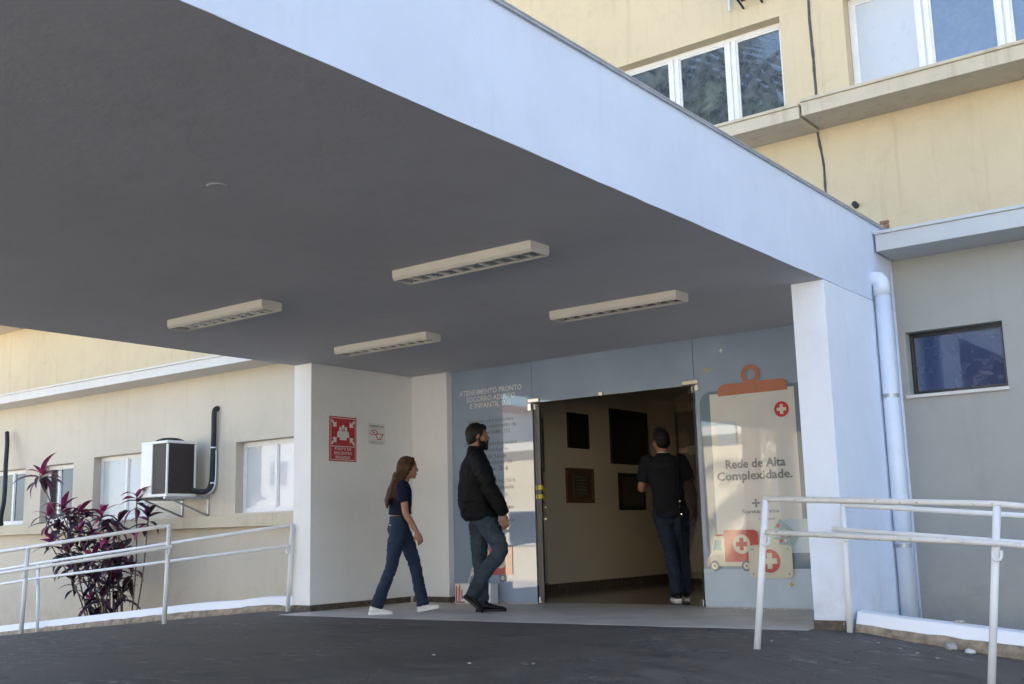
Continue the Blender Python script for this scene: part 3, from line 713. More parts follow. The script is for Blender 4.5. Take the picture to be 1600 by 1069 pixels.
sflat('figure_body', rr(.405, .507, 1.772, 1.855, .035, corners='ab'), 'sign_white', s1, x+.0008)
for s, a, b, z in (('PONTO DE', .335, .575, 1.662), ('ENCONTRO', .325, .59, 1.617), ('BRIGADA', .345, .565, 1.573)): text('lettering', s, a, b, z, .030, 'sign_white', s1, wall_x=x, bold=.01)
s2 = tag(bx('wall_sign', sx, sx+.004, .842, 1.105, 1.75, 1.985, 'sign_white'), 'small white sign with a red angular emblem beside the red assembly point sign', 'sign')
x = sx+.0046
text('lettering', 'COMUNICADO', .855, 1.09, 1.945, .018, 'sign_black', s2, wall_x=x, bold=.03)
text('lettering', 'GOVERNO DO ESTADO', .885, 1.06, 1.925, .010, 'sign_grey', s2, wall_x=x, bold=.02)
def band(pts, w):
    """closed outline of constant width from a polygon"""
    c = Vector((sum(p[0] for p in pts)/len(pts), sum(p[1] for p in pts)/len(pts)))
    inn = [tuple(c+(Vector(p)-c)*(1-w)) for p in pts]
    return pts+[pts[0]]+[inn[0]]+inn[:0:-1]
for k_, hexp in enumerate(([(.862, 1.86), (.90, 1.912), (.965, 1.912), (.995, 1.873), (.955, 1.855)], [(.950, 1.858), (.995, 1.873), (1.085, 1.873), (1.035, 1.803), (.985, 1.803)])):
    o = sflat('emblem', band(hexp, .30), 'red', s2, x+.0003*k_)
sflat('emblem', circ(.93, 1.883, .012, 12), 'red', s2, x+.001)
for z in (1.783, 1.771, 1.760): sflat('small_print', [(.87, z-.004), (1.075, z-.004), (1.075, z), (.87, z)], 'sign_grey', s2, x)

# ---------------------------------------------------------------- kerbs
def kerb(x0, x1, label):
    """white painted upstand on a rough stone foot following the ramp"""
    t = thing('kerb', label, 'kerb', (x0, .1, gz(x0)))
    n = int(abs(x1-x0)/.12); rowsA, rowsB = [], []
    bmA, bmB = bmesh.new(), bmesh.new()
    far = abs(x1-x0)
    for i in range(n+1):
        x = x0+(x1-x0)*i/n; d = abs(x-x0); g = gz(x)
        hs = .045+min(.05, d*.03); j = .010*noise.noise((x*7, 2, 0))+.006*noise.noise((x*21, 5, 0))
        zt = g+hs+.085
        yy = .05+.006*noise.noise((x*1.3, 0, 1))
        rowsA.append([bmA.verts.new(p) for p in ((x, yy-.006, g+hs+j), (x, yy+.028, zt-.008), (x, yy+.038, zt), (x, .20, zt+.004), (x, .20, g-.6))])
        dy = .02*noise.noise((x*9, 0, 8))
        rowsB.append([bmB.verts.new(p) for p in ((x, .015+dy, g-.06), (x, .02+dy, g+hs*.45), (x, .042+dy*.3, g+hs+j+.003), (x, .19, g+hs), (x, .19, g-.5))])
    for bmx, rows in ((bmA, rowsA), (bmB, rowsB)):
        for a, b in zip(rows, rows[1:]):
            for k in range(4): bmx.faces.new((a[k], a[k+1], b[k+1], b[k]))
        bmx.faces.new(rows[0]); bmx.faces.new(rows[-1][::-1]); bmesh.ops.recalc_face_normals(bmx, faces=bmx.faces)
    keep(build('painted_upstand', bmA, 'kerb'), t); keep(build('stone_foot', bmB, 'stone'), t)
kerb(XL0-.03, -17.5, 'white painted kerb on rough stone running down the ramp left of the canopy')
kerb(XR1+.035, 7, 'white painted kerb on rough stone running down the ramp right of the canopy')

# ---------------------------------------------------------------- railings
def railing(label, posts, rails, hooks=(), mt='rail', mt2='rail'):
    """posts: (base, top); rails: list of point lists"""
    t = thing('handrail', label, 'handrail', posts[0][0])
    for a, b in posts:
        a = Vector(a); b = Vector(b)
        bm = bmesh.new(); tube(bm, [a-Vector((0, 0, .03)), a.lerp(b, .5)+Vector((.002, .001, 0)), b], .0215, 16); keep(build('post', bm, mt, smooth=True), t)
    for i, pts in enumerate(rails):
        bm = bmesh.new(); tube(bm, pts, .0185 if i == 0 else .017, 16); keep(build('rail', bm, mt2, smooth=True), t)
    for h in hooks:
        bm = bmesh.new(); tube(bm, smooth_path(h, 5), .008, 8); keep(build('bracket', bm, mt, smooth=True), t)
def pt(x, y, h, dx=0): return (x+dx, y, gz(x)+h)
def hook(p, d=1): x, y, z = p; return [(x, y, z-.02), (x+.0, y-.01, z-.055), (x+d*.02, y-.02, z-.075), (x+d*.045, y-.02, z-.06), (x+d*.05, y-.02, z-.02)]
railing('white handrail on the kerb left of the canopy, rear of the left pair', [((-4.80, -.03, -.02), (-4.735, -.03, .875)), ((-9.60, -.03, -.42), (-9.66, -.03, .50)), ((-14.4, -.03, -.85), (-14.42, -.03, .07))],
        [[(-4.735, -.03, .88), (-9.66, -.03, .503), (-14.42, -.03, .08)], [(-4.74, -.075, .665), (-9.65, -.075, .307), (-14.4, -.075, -.12)]], [hook((-4.79, -.05, .665), 1), hook((-9.66, -.05, .31), 1)])
railing('white handrail standing on the asphalt left of the canopy, front of the left pair', [((-4.72, -1.576, -.02), (-4.68, -1.576, .885)), ((-6.44, -2.0, gz(-6.44)-.02), (-6.385, -2.0, .715)), ((-8.6, -2.5, gz(-8.6)-.02), (-8.55, -2.5, .50))],
        [[(-4.665, -1.57, .892), (-6.386, -2.0, .716), (-8.57, -2.53, .50)], [(-4.58, -1.60, .695), (-6.40, -2.05, .500), (-8.57, -2.58, .285)]], [hook((-4.67, -1.59, .69), 1), hook((-6.38, -2.03, .50), 1)])
railing('white handrail standing on the asphalt right of the canopy, nearest to the viewer', [((1.053, -1.341, -.0), (1.175, -1.341, .905)), ((2.415, -1.341, gz(2.42)-.02), (2.545, -1.341, .82)), ((4.3, -1.341, gz(4.3)-.02), (4.3, -1.341, .60))],
        [[(1.165, -1.341, .913), (2.545, -1.341, .832), (4.3, -1.341, .60)], [(1.18, -1.38, .706), (2.545, -1.38, .618), (4.32, -1.38, .40)]], [hook((1.15, -1.36, .70), 1), hook((2.505, -1.36, .60), 1)], mt2='rail_worn')
railing('white handrail on the kerb right of the canopy, rear of the right pair', [((1.157, -.035, -.02), (1.178, -.035, .875)), ((4.6, -.035, gz(4.6)-.02), (4.6, -.035, .47))],
        [[(1.175, -.035, .881), (2.386, -.035, .768), (4.6, -.035, .50)], [(1.10, -.075, .712), (2.37, -.075, .595), (4.6, -.075, .33)]], [hook((1.17, -.05, .70), 1)])

# ---------------------------------------------------------------- downpipe
dp = thing('downpipe', 'thick white rain pipe with an elbow at the canopy corner beside the grey wall', 'downpipe', (1.21, 1.56, -.4))
px, py = 1.216, 1.10
bm = bmesh.new(); tube(bm, [(px, py, -.42), (px, py, 2.70)], .062, 24); keep(build('pipe', bm, 'pvc', smooth=True), dp)
bm = bmesh.new(); tube(bm, [(px, py, 2.60), (px, py, 2.69), (px-.006, py, 2.72), (px-.022, py, 2.742), (px-.045, py, 2.75), (px-.10, py, 2.75)], [.068, .068, .068, .067, .066, .066], 24); keep(build('elbow', bm, 'pvc', smooth=True), dp)
bm = bmesh.new(); tube(bm, [(px, py, .9), (px, py, .96)], .067, 24); keep(build('coupling', bm, 'pvc', smooth=True), dp)
for z_ in (.55, 1.75): bm = bmesh.new(); tube(bm, [(px, py, z_), (px, py, z_+.03)], .065, 24); box(bm, XR1+.001, px-.05, py-.012, py+.012, z_+.003, z_+.027); keep(build('clamp', bm, 'zinc'), dp)
bm = bmesh.new(); tube(bm, [(1.156, 1.56, -.3), (1.156, 1.56, 2.9)], .010, 8); tag(build('cable', bm, 'pvc', smooth=True), 'thin pale cable running up the wall corner behind the white rain pipe', 'cable')

# ---------------------------------------------------------------- air conditioner
ac = thing('air_conditioner', 'white outdoor air conditioner with dark coil sides and fan top on the left wall', 'air conditioner', (-8.66, 1.22, 1.33))
ax0, ax1, ay0, ay1, az0, az1 = -8.96, -8.38, .99, 1.45, 1.345, 2.05
bm = bmesh.new(); box(bm, ax0+.012, ax1-.012, ay0+.012, ay1-.012, az0+.02, az1-.01); keep(build('coil', bm, mat('ac_coil', (.06, .042, .038), .6, var=.3, vs=60, bs=.8, bd=.006, bscale=120)), ac)
bm = bmesh.new(); n = 26
for k in range(1, n):
    z = az0+.03+(az1-az0-.06)*k/n
    box(bm, ax0+.26, ax1-.008, ay0+.006, ay0+.014, z-.003, z+.003); box(bm, ax1-.014, ax1-.006, ay0+.01, ay1-.02, z-.003, z+.003)
o_ = keep(build('coil_guard', bm, 'black'), ac)
def acb(name, mt, *a, bev=.004): return keep(bx(name, *a, mt, bev=bev), ac)
acb('service_panel', 'ac_white', ax0, ax0+.25, ay0-.004, ay1, az0+.01, az1)
acb('corner_post', 'ac_white', ax1-.022, ax1+.003, ay0-.003, ay0+.022, az0+.02, az1-.02)
acb('corner_post', 'ac_white', ax1-.022, ax1+.003, ay1-.022, ay1+.003, az0+.02, az1-.02)
acb('base_pan', 'ac_white', ax0-.004, ax1+.008, ay0-.008, ay1+.006, az0-.015, az0+.022)
acb('top_cover', 'ac_white', ax0-.004, ax1+.008, ay0-.008, ay1+.006, az1-.01, az1+.025)
acb('label_plate', 'sign_grey', ax0+.07, ax0+.13, ay0-.007, ay0-.0045, az0+.07, az0+.10, bev=0)
bm = bmesh.new(); cx_, cy_ = (ax0+ax1)/2+.02, (ay0+ay1)/2
for r_, z_ in ((.205, .028), (.17, .05), (.13, .066), (.09, .075), (.05, .078)):
    tube(bm, [(cx_+r_*cos(a*pi/12), cy_+r_*sin(a*pi/12), az1+z_) for a in range(25)], .004, 6)
for k in range(12):
    a = k*pi/6; tube(bm, [(cx_+r_*cos(a), cy_+r_*sin(a), az1+z_) for r_, z_ in ((.21, .024), (.17, .052), (.11, .073), (.03, .08))], .004, 6)
tube(bm, [(cx_, cy_, az1+.02), (cx_, cy_, az1+.045)], [.2, .15], 24)
keep(build('fan_grille', bm, 'black_foam'), ac)
ab = thing('wall_bracket', 'pair of galvanised triangular brackets carrying the air conditioner on the left wall', 'bracket', (-8.66, Y, 1.3))
for x in (-8.92, -8.34):
    bm = bmesh.new(); box(bm, x-.018, x+.018, .93, Y-.022, az0-.052, az0-.017, .003); keep(build('arm', bm, 'zinc'), ab)
    bm = bmesh.new(); box(bm, x-.018, x+.018, Y-.021, Y-.001, 1.05, 1.36, .003); keep(build('upright', bm, 'zinc'), ab)
    bm = bmesh.new(); tube(bm, [(x, Y-.015, 1.075), (x, 1.03, az0-.05)], .014, 8); keep(build('strut', bm, 'zinc'), ab)
bm = bmesh.new(); tube(bm, smooth_path([(-8.40, 1.40, 1.42), (-8.33, 1.47, 1.395), (-8.25, 1.555, 1.41), (-8.21, 1.585, 1.53), (-8.20, 1.59, 1.8), (-8.19, 1.59, 2.2), (-8.19, 1.59, 2.46), (-8.18, 1.61, 2.52), (-8.18, 1.66, 2.53)], 6), .036, 14)
hp = tag(build('insulated_pipe', bm, 'black_foam', smooth=True), 'black foam covered refrigerant pipe rising on the wall beside the air conditioner', 'pipe')
for z in (1.98, 1.5): bm = bmesh.new(); tube(bm, [(-8.193, 1.59, z), (-8.193, 1.59, z+.018)], .039, 14); build('clamp', bm, 'pvc', hp)
bm = bmesh.new(); tube(bm, smooth_path([(-8.35, 1.50, 1.40), (-8.24, 1.56, 1.375), (-8.165, 1.60, 1.46), (-8.155, 1.61, 1.72), (-8.16, 1.61, 1.95)], 6), .009, 8); build('drain_tube', bm, 'pvc', hp)
# hose at the far left edge
bm = bmesh.new(); tube(bm, smooth_path([(-13.62, 1.55, 2.6), (-13.50, 1.5, 2.40), (-13.36, 1.42, 2.05), (-13.31, 1.4, 1.75), (-13.32, 1.4, 1.45), (-13.42, 1.42, 1.2), (-13.55, 1.5, 1.08)], 8), .035, 12)
tag(build('hose', bm, 'black_foam', smooth=True), 'thick black hose hanging in front of the leftmost window at the edge', 'hose')

# ---------------------------------------------------------------- cordyline plant
rnd = random.Random(5)
def leaf_mesh(L, W_, droop, mt, fold=.25):
    bm = bmesh.new(); n = 7; rows = []
    x, z, a = 0, 0, R(8)
    for i in range(n+1):
        t = i/n; wd = W_*(sin(pi*min(1, (t*.92+.08))**.8)*.5+.02)*(1 if t < 1 else .1)
        if i == 0: wd = W_*.12
        rows.append([bm.verts.new((x, -wd, z+wd*fold)), bm.verts.new((x, 0, z)), bm.verts.new((x, wd, z+wd*fold))])
        x += L/n*cos(a); z += L/n*sin(a); a -= droop/n
    for p, q in zip(rows, rows[1:]):
        for k in range(2): bm.faces.new((p[k], p[k+1], q[k+1], q[k]))
    for f in bm.faces: f.smooth = True
    me = bpy.data.meshes.new('leaf'); bm.to_mesh(me); bm.free(); me.materials.append(M[mt]); return me
leaves = {c: [leaf_mesh(l, w_, d, c) for l, w_, d in ((.36, .085, 1.1), (.30, .095, .8), (.42, .075, 1.6), (.25, .075, .6))] for c in ('leaf_pink', 'leaf_plum', 'leaf_dark')}
pl = thing('cordyline_plant', 'tall bushy cordyline with crimson and dark purple leaves behind the left handrails', 'plant', (-9.15, .8, -.85))
def camray(u, v, y):
    d = F+R2*(u-800)/1708.75+U2*(534.5-v)/1708.75; c = Vector((4.1336, -7.8386, .7437)); return c+d*((y-c.y)/d.y)
ros = [(66, 740, 0, 17, 1), (99, 792, .1, 17, 1), (76, 806, 0, 11, 1), (125, 800, .2, 12, 0.8), (159, 802, .1, 17, 1), (186, 815, .25, 10, 0.55), (83, 843, -.1, 12, 0.99), (214, 776, .15, 11, 1), (231, 806, .25, 11, 0.55), (125, 828, 0, 15, 0.74),
       (167, 847, -.05, 16, 0.49), (105, 862, .1, 11, 0.42), (146, 872, -.1, 16, 0.74), (182, 868, .1, 15, 0.24), (205, 888, .15, 11, 0.11), (148, 900, -.1, 13, 0.61), (115, 905, 0, 11, 0.11), (177, 908, .05, 15, 0.24), (192, 925, .1, 11, 0.11), (142, 936, 0, 11, 0.05), (160, 930, -.1, 10, 0.05), (175, 880, -.15, 11, 0.3), (128, 855, .2, 11, 0.42)]
lay = []; total = 0
stems = bmesh.new()
base_pts = [Vector((-9.35+.42*i/6, .72+.16*((i*37) % 5)/4, -.88)) for i in range(7)]
for i, (u, v, dy, cnt, pink) in enumerate(ros):
    # positions worked out once from the plant's silhouette and frozen here as metres
    c = camray(u, v, .8+dy*.9)
    b0 = base_pts[i % 7] if u > 90 else base_pts[i % 3]
    mid = b0.lerp(c, .5)+Vector((rnd.uniform(-.05, .05), 0, .10)); mid.x = b0.x*.55+c.x*.45
    if u > 205: b0 = Vector((-8.95, .85, -.88)); mid = b0.lerp(c, .55)+Vector((.08, 0, 0))
    tube(stems, smooth_path([b0, mid, c-Vector((0, 0, .12)), c+Vector((0, 0, .03))], 5), [.012-.006*k/15 for k in range(16)], 7)
    for k in range(cnt):
        inner = k/cnt; az = k*2.4+rnd.uniform(-.3, .3)
        el = R(66)*(1-inner)**1.25*rnd.uniform(.6, 1.1)-R(34)*inner
        young = inner < .38
        rr_ = rnd.random()
        colr = 'leaf_pink' if (rr_ < pink and young) or rr_ < pink*.28 else ('leaf_plum' if rnd.random() < .40 else 'leaf_dark')
        me = rnd.choice(leaves[colr])
        o = bpy.data.objects.new('leaf', me); COL.objects.link(o); o.parent = pl
        s = rnd.uniform(.75, 1.1)*(.95 if u != 66 else 1.15)
        o.scale = (s, s, s)
        o.rotation_euler = (rnd.uniform(-.35, .35), -el, az)
        o.location = c-pl.location+Vector((0, 0, -.16*inner*rnd.uniform(.4, 1.3)))
        total += 1
keep(build('stem', stems, 'stem', smooth=True), pl)
fol = bmesh.new()
fill = [(90, 820), (110, 845), (140, 825), (150, 850), (130, 875), (165, 865), (190, 850), (120, 885), (160, 890), (185, 885), (165, 915), (100, 870), (115, 805), (170, 815), (130, 800)]
for (u, v) in fill:
    c = camray(u, v, .8+rnd.uniform(-.3, .35))
    for k in range(13):
        me = rnd.choice(leaves['leaf_dark']); t_ = rnd.uniform(.6, .95); n0 = len(fol.verts)
        fol.from_mesh(me); fol.verts.ensure_lookup_table()
        mm = Matrix.Translation(c+Vector((rnd.uniform(-.05, .05), rnd.uniform(-.05, .05), rnd.uniform(-.1, .05)))) @ Matrix.Rotation(k*2.4+rnd.random(), 4, 'Z') @ Matrix.Rotation(-R(rnd.uniform(-35, 45)), 4, 'Y') @ Matrix.Rotation(rnd.uniform(-.5, .5), 4, 'X') @ Matrix.Scale(t_, 4)
        for v_ in fol.verts[n0:]: v_.co = mm @ v_.co
fo = keep(build('foliage', fol, 'leaf_plum', smooth=True), pl); fo['kind'] = 'stuff'
fo.data.materials.append(M['leaf_dark'])
for i_, p_ in enumerate(fo.data.polygons): p_.material_index = 1 if (i_//14) % 4 else 0

# ---------------------------------------------------------------- debris, bag
def rock(name, loc, s, seed, mt, label, cat='debris', sc=(1, 1, .6)):
    bm = bmesh.new(); bmesh.ops.create_icosphere(bm, subdivisions=3, radius=s)
    for v in bm.verts: v.co *= 1+.35*noise.noise(v.co*18/s*.1+Vector((seed, 0, 0))); v.co.x *= sc[0]; v.co.y *= sc[1]; v.co.z *= sc[2]
    o = build(name, bm, mt, smooth=True); o.location = loc; return tag(o, label, cat)
rock('rubble', (1.84, -.02, gz(1.84)+.012), .042, 3, 'rubble', 'rounded pale lump of rubble at the foot of the right kerb')
rock('crumpled_paper', (1.97, -.05, gz(1.97)+.005), .030, 9, 'sign_white', 'small crumpled white scrap beside the rubble at the right kerb', 'litter', (1.1, .8, .6))
rock('leaf_litter', (1.86, .17, gz(1.86)+.160), .032, 14, 'rubble', 'dry brownish scrap lying on top of the right white kerb', 'litter', (1.2, .8, .5))
for i, (a, b) in enumerate(((1.75, -.45), (1.9, -.52), (1.62, -.38), (1.45, -.30), (.25, -2.6), (-.1, -2.75), (-.6, -2.5), (.95, -.9))):
    bm = bmesh.new(); r_ = random.Random(i+40); pts = [(a+.013*cos(t*pi/3)*r_.uniform(.6, 1.4), b+.009*sin(t*pi/3)*r_.uniform(.6, 1.4)) for t in range(6)]
    z = gz(a)-.002
    lo_ = [bm.verts.new((p[0], p[1], z-.003)) for p in pts]; hi_ = [bm.verts.new((p[0], p[1], z+.004)) for p in pts]
    bm.faces.new(hi_); [bm.faces.new((lo_[k], lo_[(k+1) % 6], hi_[(k+1) % 6], hi_[k])) for k in range(6)]
    tag(build('paint_chip', bm, 'rubble'), 'tiny white chip lying on the dark asphalt', 'litter', 'white chips scattered on the asphalt')
bg_ = thing('paper_bag', 'white box shaped bag with red print and a thin handle behind the man in black', 'bag', (-3.52, 1.50, 0), R(6))
bm = bmesh.new(); box(bm, -.23, .23, -.075, .075, .002, .215, .008); build('bag_body', bm, 'sign_white', bg_)
bm = bmesh.new(); tube(bm, smooth_path([(-.10, 0, .213), (-.07, .0, .29), (.02, .0, .335), (.11, .0, .29), (.14, 0, .213)], 5), .005, 8); build('handle', bm, 'sign_white', bg_)
for k, (a, b, c, d) in enumerate(((-.215, -.20, .02, .19), (-.19, -.182, .03, .17), (-.172, -.158, .015, .2), (-.215, -.10, .012, .026), (-.145, -.13, .05, .15), (.12, .2, .10, .17))):
    bx('red_print', a, b, -.0765-.0002*k, -.0752, c, d, 'p_cross_red', bg_)

# ---------------------------------------------------------------- opposite side of the courtyard (seen only in reflections)
def opp(x0, x1, y, h, mt, label, wx, roof=False):
    t = thing('courtyard_building', label, 'building', ((x0+x1)/2, y, -1.25))
    bm = bmesh.new(); box(bm, x0, x1, y-8, y, -1.3, h); keep(build('wall', bm, mt), t)
    bm = bmesh.new(); box(bm, x0-.4, x1+.4, y-8.4, y+.4, h+.001, h+.35); keep(build('roof', bm, 'opp_tile' if roof else 'opp_white'), t)
    k = x0+1.2
    while k+wx < x1-.6:
        for z in ([.2] if h < 5 else [.2, 3.6]):
            p = keep(bx('window', k, k+wx, y+.001, y+.08, z, z+1.5, 'frame'), t); q = bx('pane', k+.08, k+wx-.08, y+.081, y+.09, z+.08, z+1.42, 'pane_dark'); q.parent = p
        k += wx*2.1
opp(-30, -12.5, -27, 4.2, 'opp_cream', 'low sunlit cream building across the courtyard', 1.7)
opp(-46, -31, -30, 7.0, 'opp_white', 'white two storey building far across the courtyard', 1.6, True)
opp(-11.5, 4, -31, 3.6, 'opp_white', 'low white building across the courtyard', 1.8, True)
opp(6, 26, -28, 6.5, 'opp_cream', 'cream two storey building across the courtyard', 1.6)
def palm(x, y, h, seed, label):
    r_ = random.Random(seed); t = thing('palm_tree', label, 'tree', (x, y, -1.25), 0, 'palms in the courtyard')
    bm = bmesh.new(); pts = [(.25*sin(k*.5+seed)*k/8, .2*cos(k*.4)*k/8, h*k/8) for k in range(9)]; tube(bm, pts, [.24-.01*k for k in range(9)], 10); build('trunk', bm, 'trunk', t, True)
    bm = bmesh.new(); tip = Vector(pts[-1])
    for f in range(26):
        az = f*2.4; el = R(75-95*(f/26)); d = Vector((cos(az), sin(az), 0)); side = Vector((-d.y, d.x, 0)); p = tip.copy(); a = el
        for s in range(14):
            q = p+(d*cos(a)+Vector((0, 0, sin(a))))*.26; a -= .13
            for sgn in (-1, 1):
                Lf = .75*sin(pi*(s+1.5)/16)+.1; e = q+side*sgn*Lf*.75+d*Lf*.35+Vector((0, 0, -Lf*.45))
                vv = [bm.verts.new(v_) for v_ in (p, q, e)]; bm.faces.new(vv)
            p = q
    build('crown', bm, 'palm', t)
palm(-7.4, -13.5, 12.4, 1, 'tall palm tree standing in the courtyard by the canopy'); palm(-9.9, -15.5, 14.2, 2, 'very tall slender palm tree further out in the courtyard'); palm(-11.5, -13.0, 11.8, 4, 'shorter palm tree nearest to the canopy in the courtyard')

# ---------------------------------------------------------------- people
V = Vector
def ell(bm, c, r, rot=None):
    mm = Matrix.Translation(V(c)) @ (rot.to_4x4() if rot else Matrix.Identity(4)) @ Matrix.Diagonal((r[0], r[1], r[2], 1))
    bmesh.ops.create_icosphere(bm, subdivisions=3, radius=1, matrix=mm)
def limb(bm, pts, rs, seg=16, n=4):
    P = smooth_path(pts, n); m_ = len(P); rr2 = []
    for i in range(m_):
        t = i/(m_-1)*(len(rs)-1); k = min(int(t), len(rs)-2); rr2.append(rs[k]+(rs[k+1]-rs[k])*(t-k))
    tube(bm, P, rr2, seg); ell(bm, P[0], (rr2[0],)*3); ell(bm, P[-1], (rr2[-1],)*3)
def cuff(bm, pts, rs, seg=18, n=5):     # open-ended looking limb: flat ends
    P = smooth_path(pts, n); m_ = len(P); rr2 = []
    for i in range(m_):
        t = i/(m_-1)*(len(rs)-1); k = min(int(t), len(rs)-2); rr2.append(rs[k]+(rs[k+1]-rs[k])*(t-k))
    tube(bm, P, rr2, seg); ell(bm, P[0], (rr2[0],)*3)
def loft(bm, secs, seg=28, flat_end=True, pw=2.4):
    """secs: (center, forward half size, side half size) rings in horizontal planes"""
    P = []
    n = len(secs)
    for i in range(n-1):
        a = secs[i]; b = secs[i+1]
        for k in range(3): t = k/3; P.append((V(a[0]).lerp(V(b[0]), t), a[1]+(b[1]-a[1])*t, a[2]+(b[2]-a[2])*t))
    P.append((V(secs[-1][0]), secs[-1][1], secs[-1][2])); rings = []
    for c, fx, sy in P:
        rg = []
        for k in range(seg):
            a = 2*pi*k/seg; ca, sa = cos(a), sin(a)
            rg.append(bm.verts.new((c.x+fx*abs(ca)**(2/pw)*(1 if ca > 0 else -1), c.y+sy*abs(sa)**(2/pw)*(1 if sa > 0 else -1), c.z)))
        rings.append(rg)
    for a, b in zip(rings, rings[1:]):
        for k in range(seg): bm.faces.new((a[k], a[(k+1) % seg], b[(k+1) % seg], b[k]))
    bm.faces.new(rings[0][::-1]); bm.faces.new(rings[-1])
def fuse(name, bm, mt, parent, vox=.009, sm=3, folds=0, fs=(7, 7, 15), fine=0, cut=None):
    bmesh.ops.recalc_face_normals(bm, faces=bm.faces)
    me = bpy.data.meshes.new(name); bm.to_mesh(me); bm.free()
    o = bpy.data.objects.new(name, me); COL.objects.link(o)
    md = o.modifiers.new('r', 'REMESH'); md.mode = 'VOXEL'; md.voxel_size = vox
    dg = bpy.context.evaluated_depsgraph_get(); ev = o.evaluated_get(dg); m2 = bpy.data.meshes.new_from_object(ev)
    bpy.data.objects.remove(o)
    b = bmesh.new(); b.from_mesh(m2)
    for _ in range(sm): bmesh.ops.smooth_vert(b, verts=b.verts, factor=.5, use_axis_x=True, use_axis_y=True, use_axis_z=True)
    if folds or fine:
        b.normal_update()
        ds = []
        for v in b.verts:
            p = v.co; q = V((p.x*fs[0], p.y*fs[1], p.z*fs[2]))
            wv = noise.noise(q+V((noise.noise(p*5)*1.5,)*3)); r_ = 1-abs(wv)*2.2
            ds.append(v.normal*(folds*(r_*.8+.5*noise.noise(p*9))+fine*noise.noise(V((p.x*60, p.y*60, p.z*8)))))
        for v, d in zip(b.verts, ds): v.co += d
    if cut:
        bmesh.ops.delete(b, geom=[v for v in b.verts if cut(v.co)], context='VERTS')
    for f in b.faces: f.smooth = True
    b.to_mesh(m2); b.free(); m2.name = name; m2.materials.clear()
    return link(name, m2, mt, parent)
def hand(bm, wr, d, nrm, s=1.0, curl=.5, left=True):
    """palm plus four fingers and a thumb. d: direction of the hand, nrm: palm normal (towards the thigh)"""
    d = V(d).normalized(); nrm = V(nrm); nrm = (nrm-d*nrm.dot(d)).normalized(); t = d.cross(nrm)*(1 if left else -1)   # t: towards the thumb
    wr = V(wr)
    def pt_(a, b, c): return wr+d*a*s+t*b*s+nrm*c*s
    limb(bm, [wr, pt_(.03, .0, 0)], [.024*s, .026*s], 12, 2)
    for b in (-.026, -.009, .009, .026):
        limb(bm, [pt_(.02, b*.8, 0), pt_(.085, b*1.1, .0)], [.014*s, .0125*s], 10, 2)
    for i, (b, L) in enumerate(((.030, .070), (.010, .078), (-.010, .072), (-.030, .056))):
        a = curl*(.7+.12*i); p = pt_(.085, b, 0); ps = [p]; ang = 0
        for k, f in enumerate((.45, .32, .23)):
            ang += a*(.8 if k == 0 else 1.0); p = p+(d*cos(ang)+nrm*sin(ang))*L*f*s; ps.append(p)
        limb(bm, ps, [.0098*s, .009*s, .0085*s, .0072*s], 8, 2)
    limb(bm, [pt_(.018, .022, .004), pt_(.045, .046, .014), pt_(.070, .052, .030), pt_(.090, .046, .042)], [.016*s, .0125*s, .0105*s, .0085*s], 10, 2)
def head_frame(hc, yaw_=0, pitch=0):
    return Matrix.Translation(V(hc)) @ Matrix.Rotation(yaw_, 4, 'Z') @ Matrix.Rotation(-pitch, 4, 'Y')
def head_parts(bm, Hm, s=1.0, nosel=1.0):
    b = bmesh.new()
    ell(b, (-.006, 0, .018), (.098, .077, .098)); ell(b, (.034, 0, -.030), (.056, .060, .066)); ell(b, (.030, 0, -.080), (.056, .050, .036))
    ell(b, (.070, 0, -.100), (.022, .026, .018)); ell(b, (.078, 0, .020), (.017, .050, .013))
    for s_ in (1, -1): ell(b, (.060, s_*.040, -.030), (.026, .020, .022)); ell(b, (-.002, s_*.077, -.012), (.017, .007, .030), Matrix.Rotation(s_*.35, 3, 'Z'))
    limb(b, [(.088, 0, .008), (.100, 0, -.012), (.108*nosel, 0, -.028)], [.008, .010, .013], 10, 2)
    for s_ in (1, -1): ell(b, (.094, s_*.011, -.031), (.010, .008, .007))
    ell(b, (.087, 0, -.059), (.013, .024, .007)); ell(b, (.085, 0, -.071), (.013, .022, .008))
    b.transform(Hm @ Matrix.Scale(s, 4)); me = bpy.data.meshes.new('h'); b.to_mesh(me); b.free(); bm.from_mesh(me); bpy.data.meshes.remove(me)
def sub_ell(Hm, c, r, name, mt, parent, s=1.0):
    b = bmesh.new(); ell(b, c, r); b.transform(Hm @ Matrix.Scale(s, 4)); return build(name, b, mt, parent, True)
def face_bits(Hm, root, s=1.0):
    for s_ in (1, -1):
        sub_ell(Hm, (.080, s_*.032, -.002), (.010, .013, .006), 'eye', 'eye', root, s)
        sub_ell(Hm, (.0885, s_*.032, -.002), (.003, .005, .0045), 'iris', 'black', root, s)
        sub_ell(Hm, (.090, s_*.034, .022), (.005, .019, .0035), 'eyebrow', 'hair_black', root, s)
    sub_ell(Hm, (.096, 0, -.0655), (.006, .019, .0065), 'mouth', 'lip', root, s)
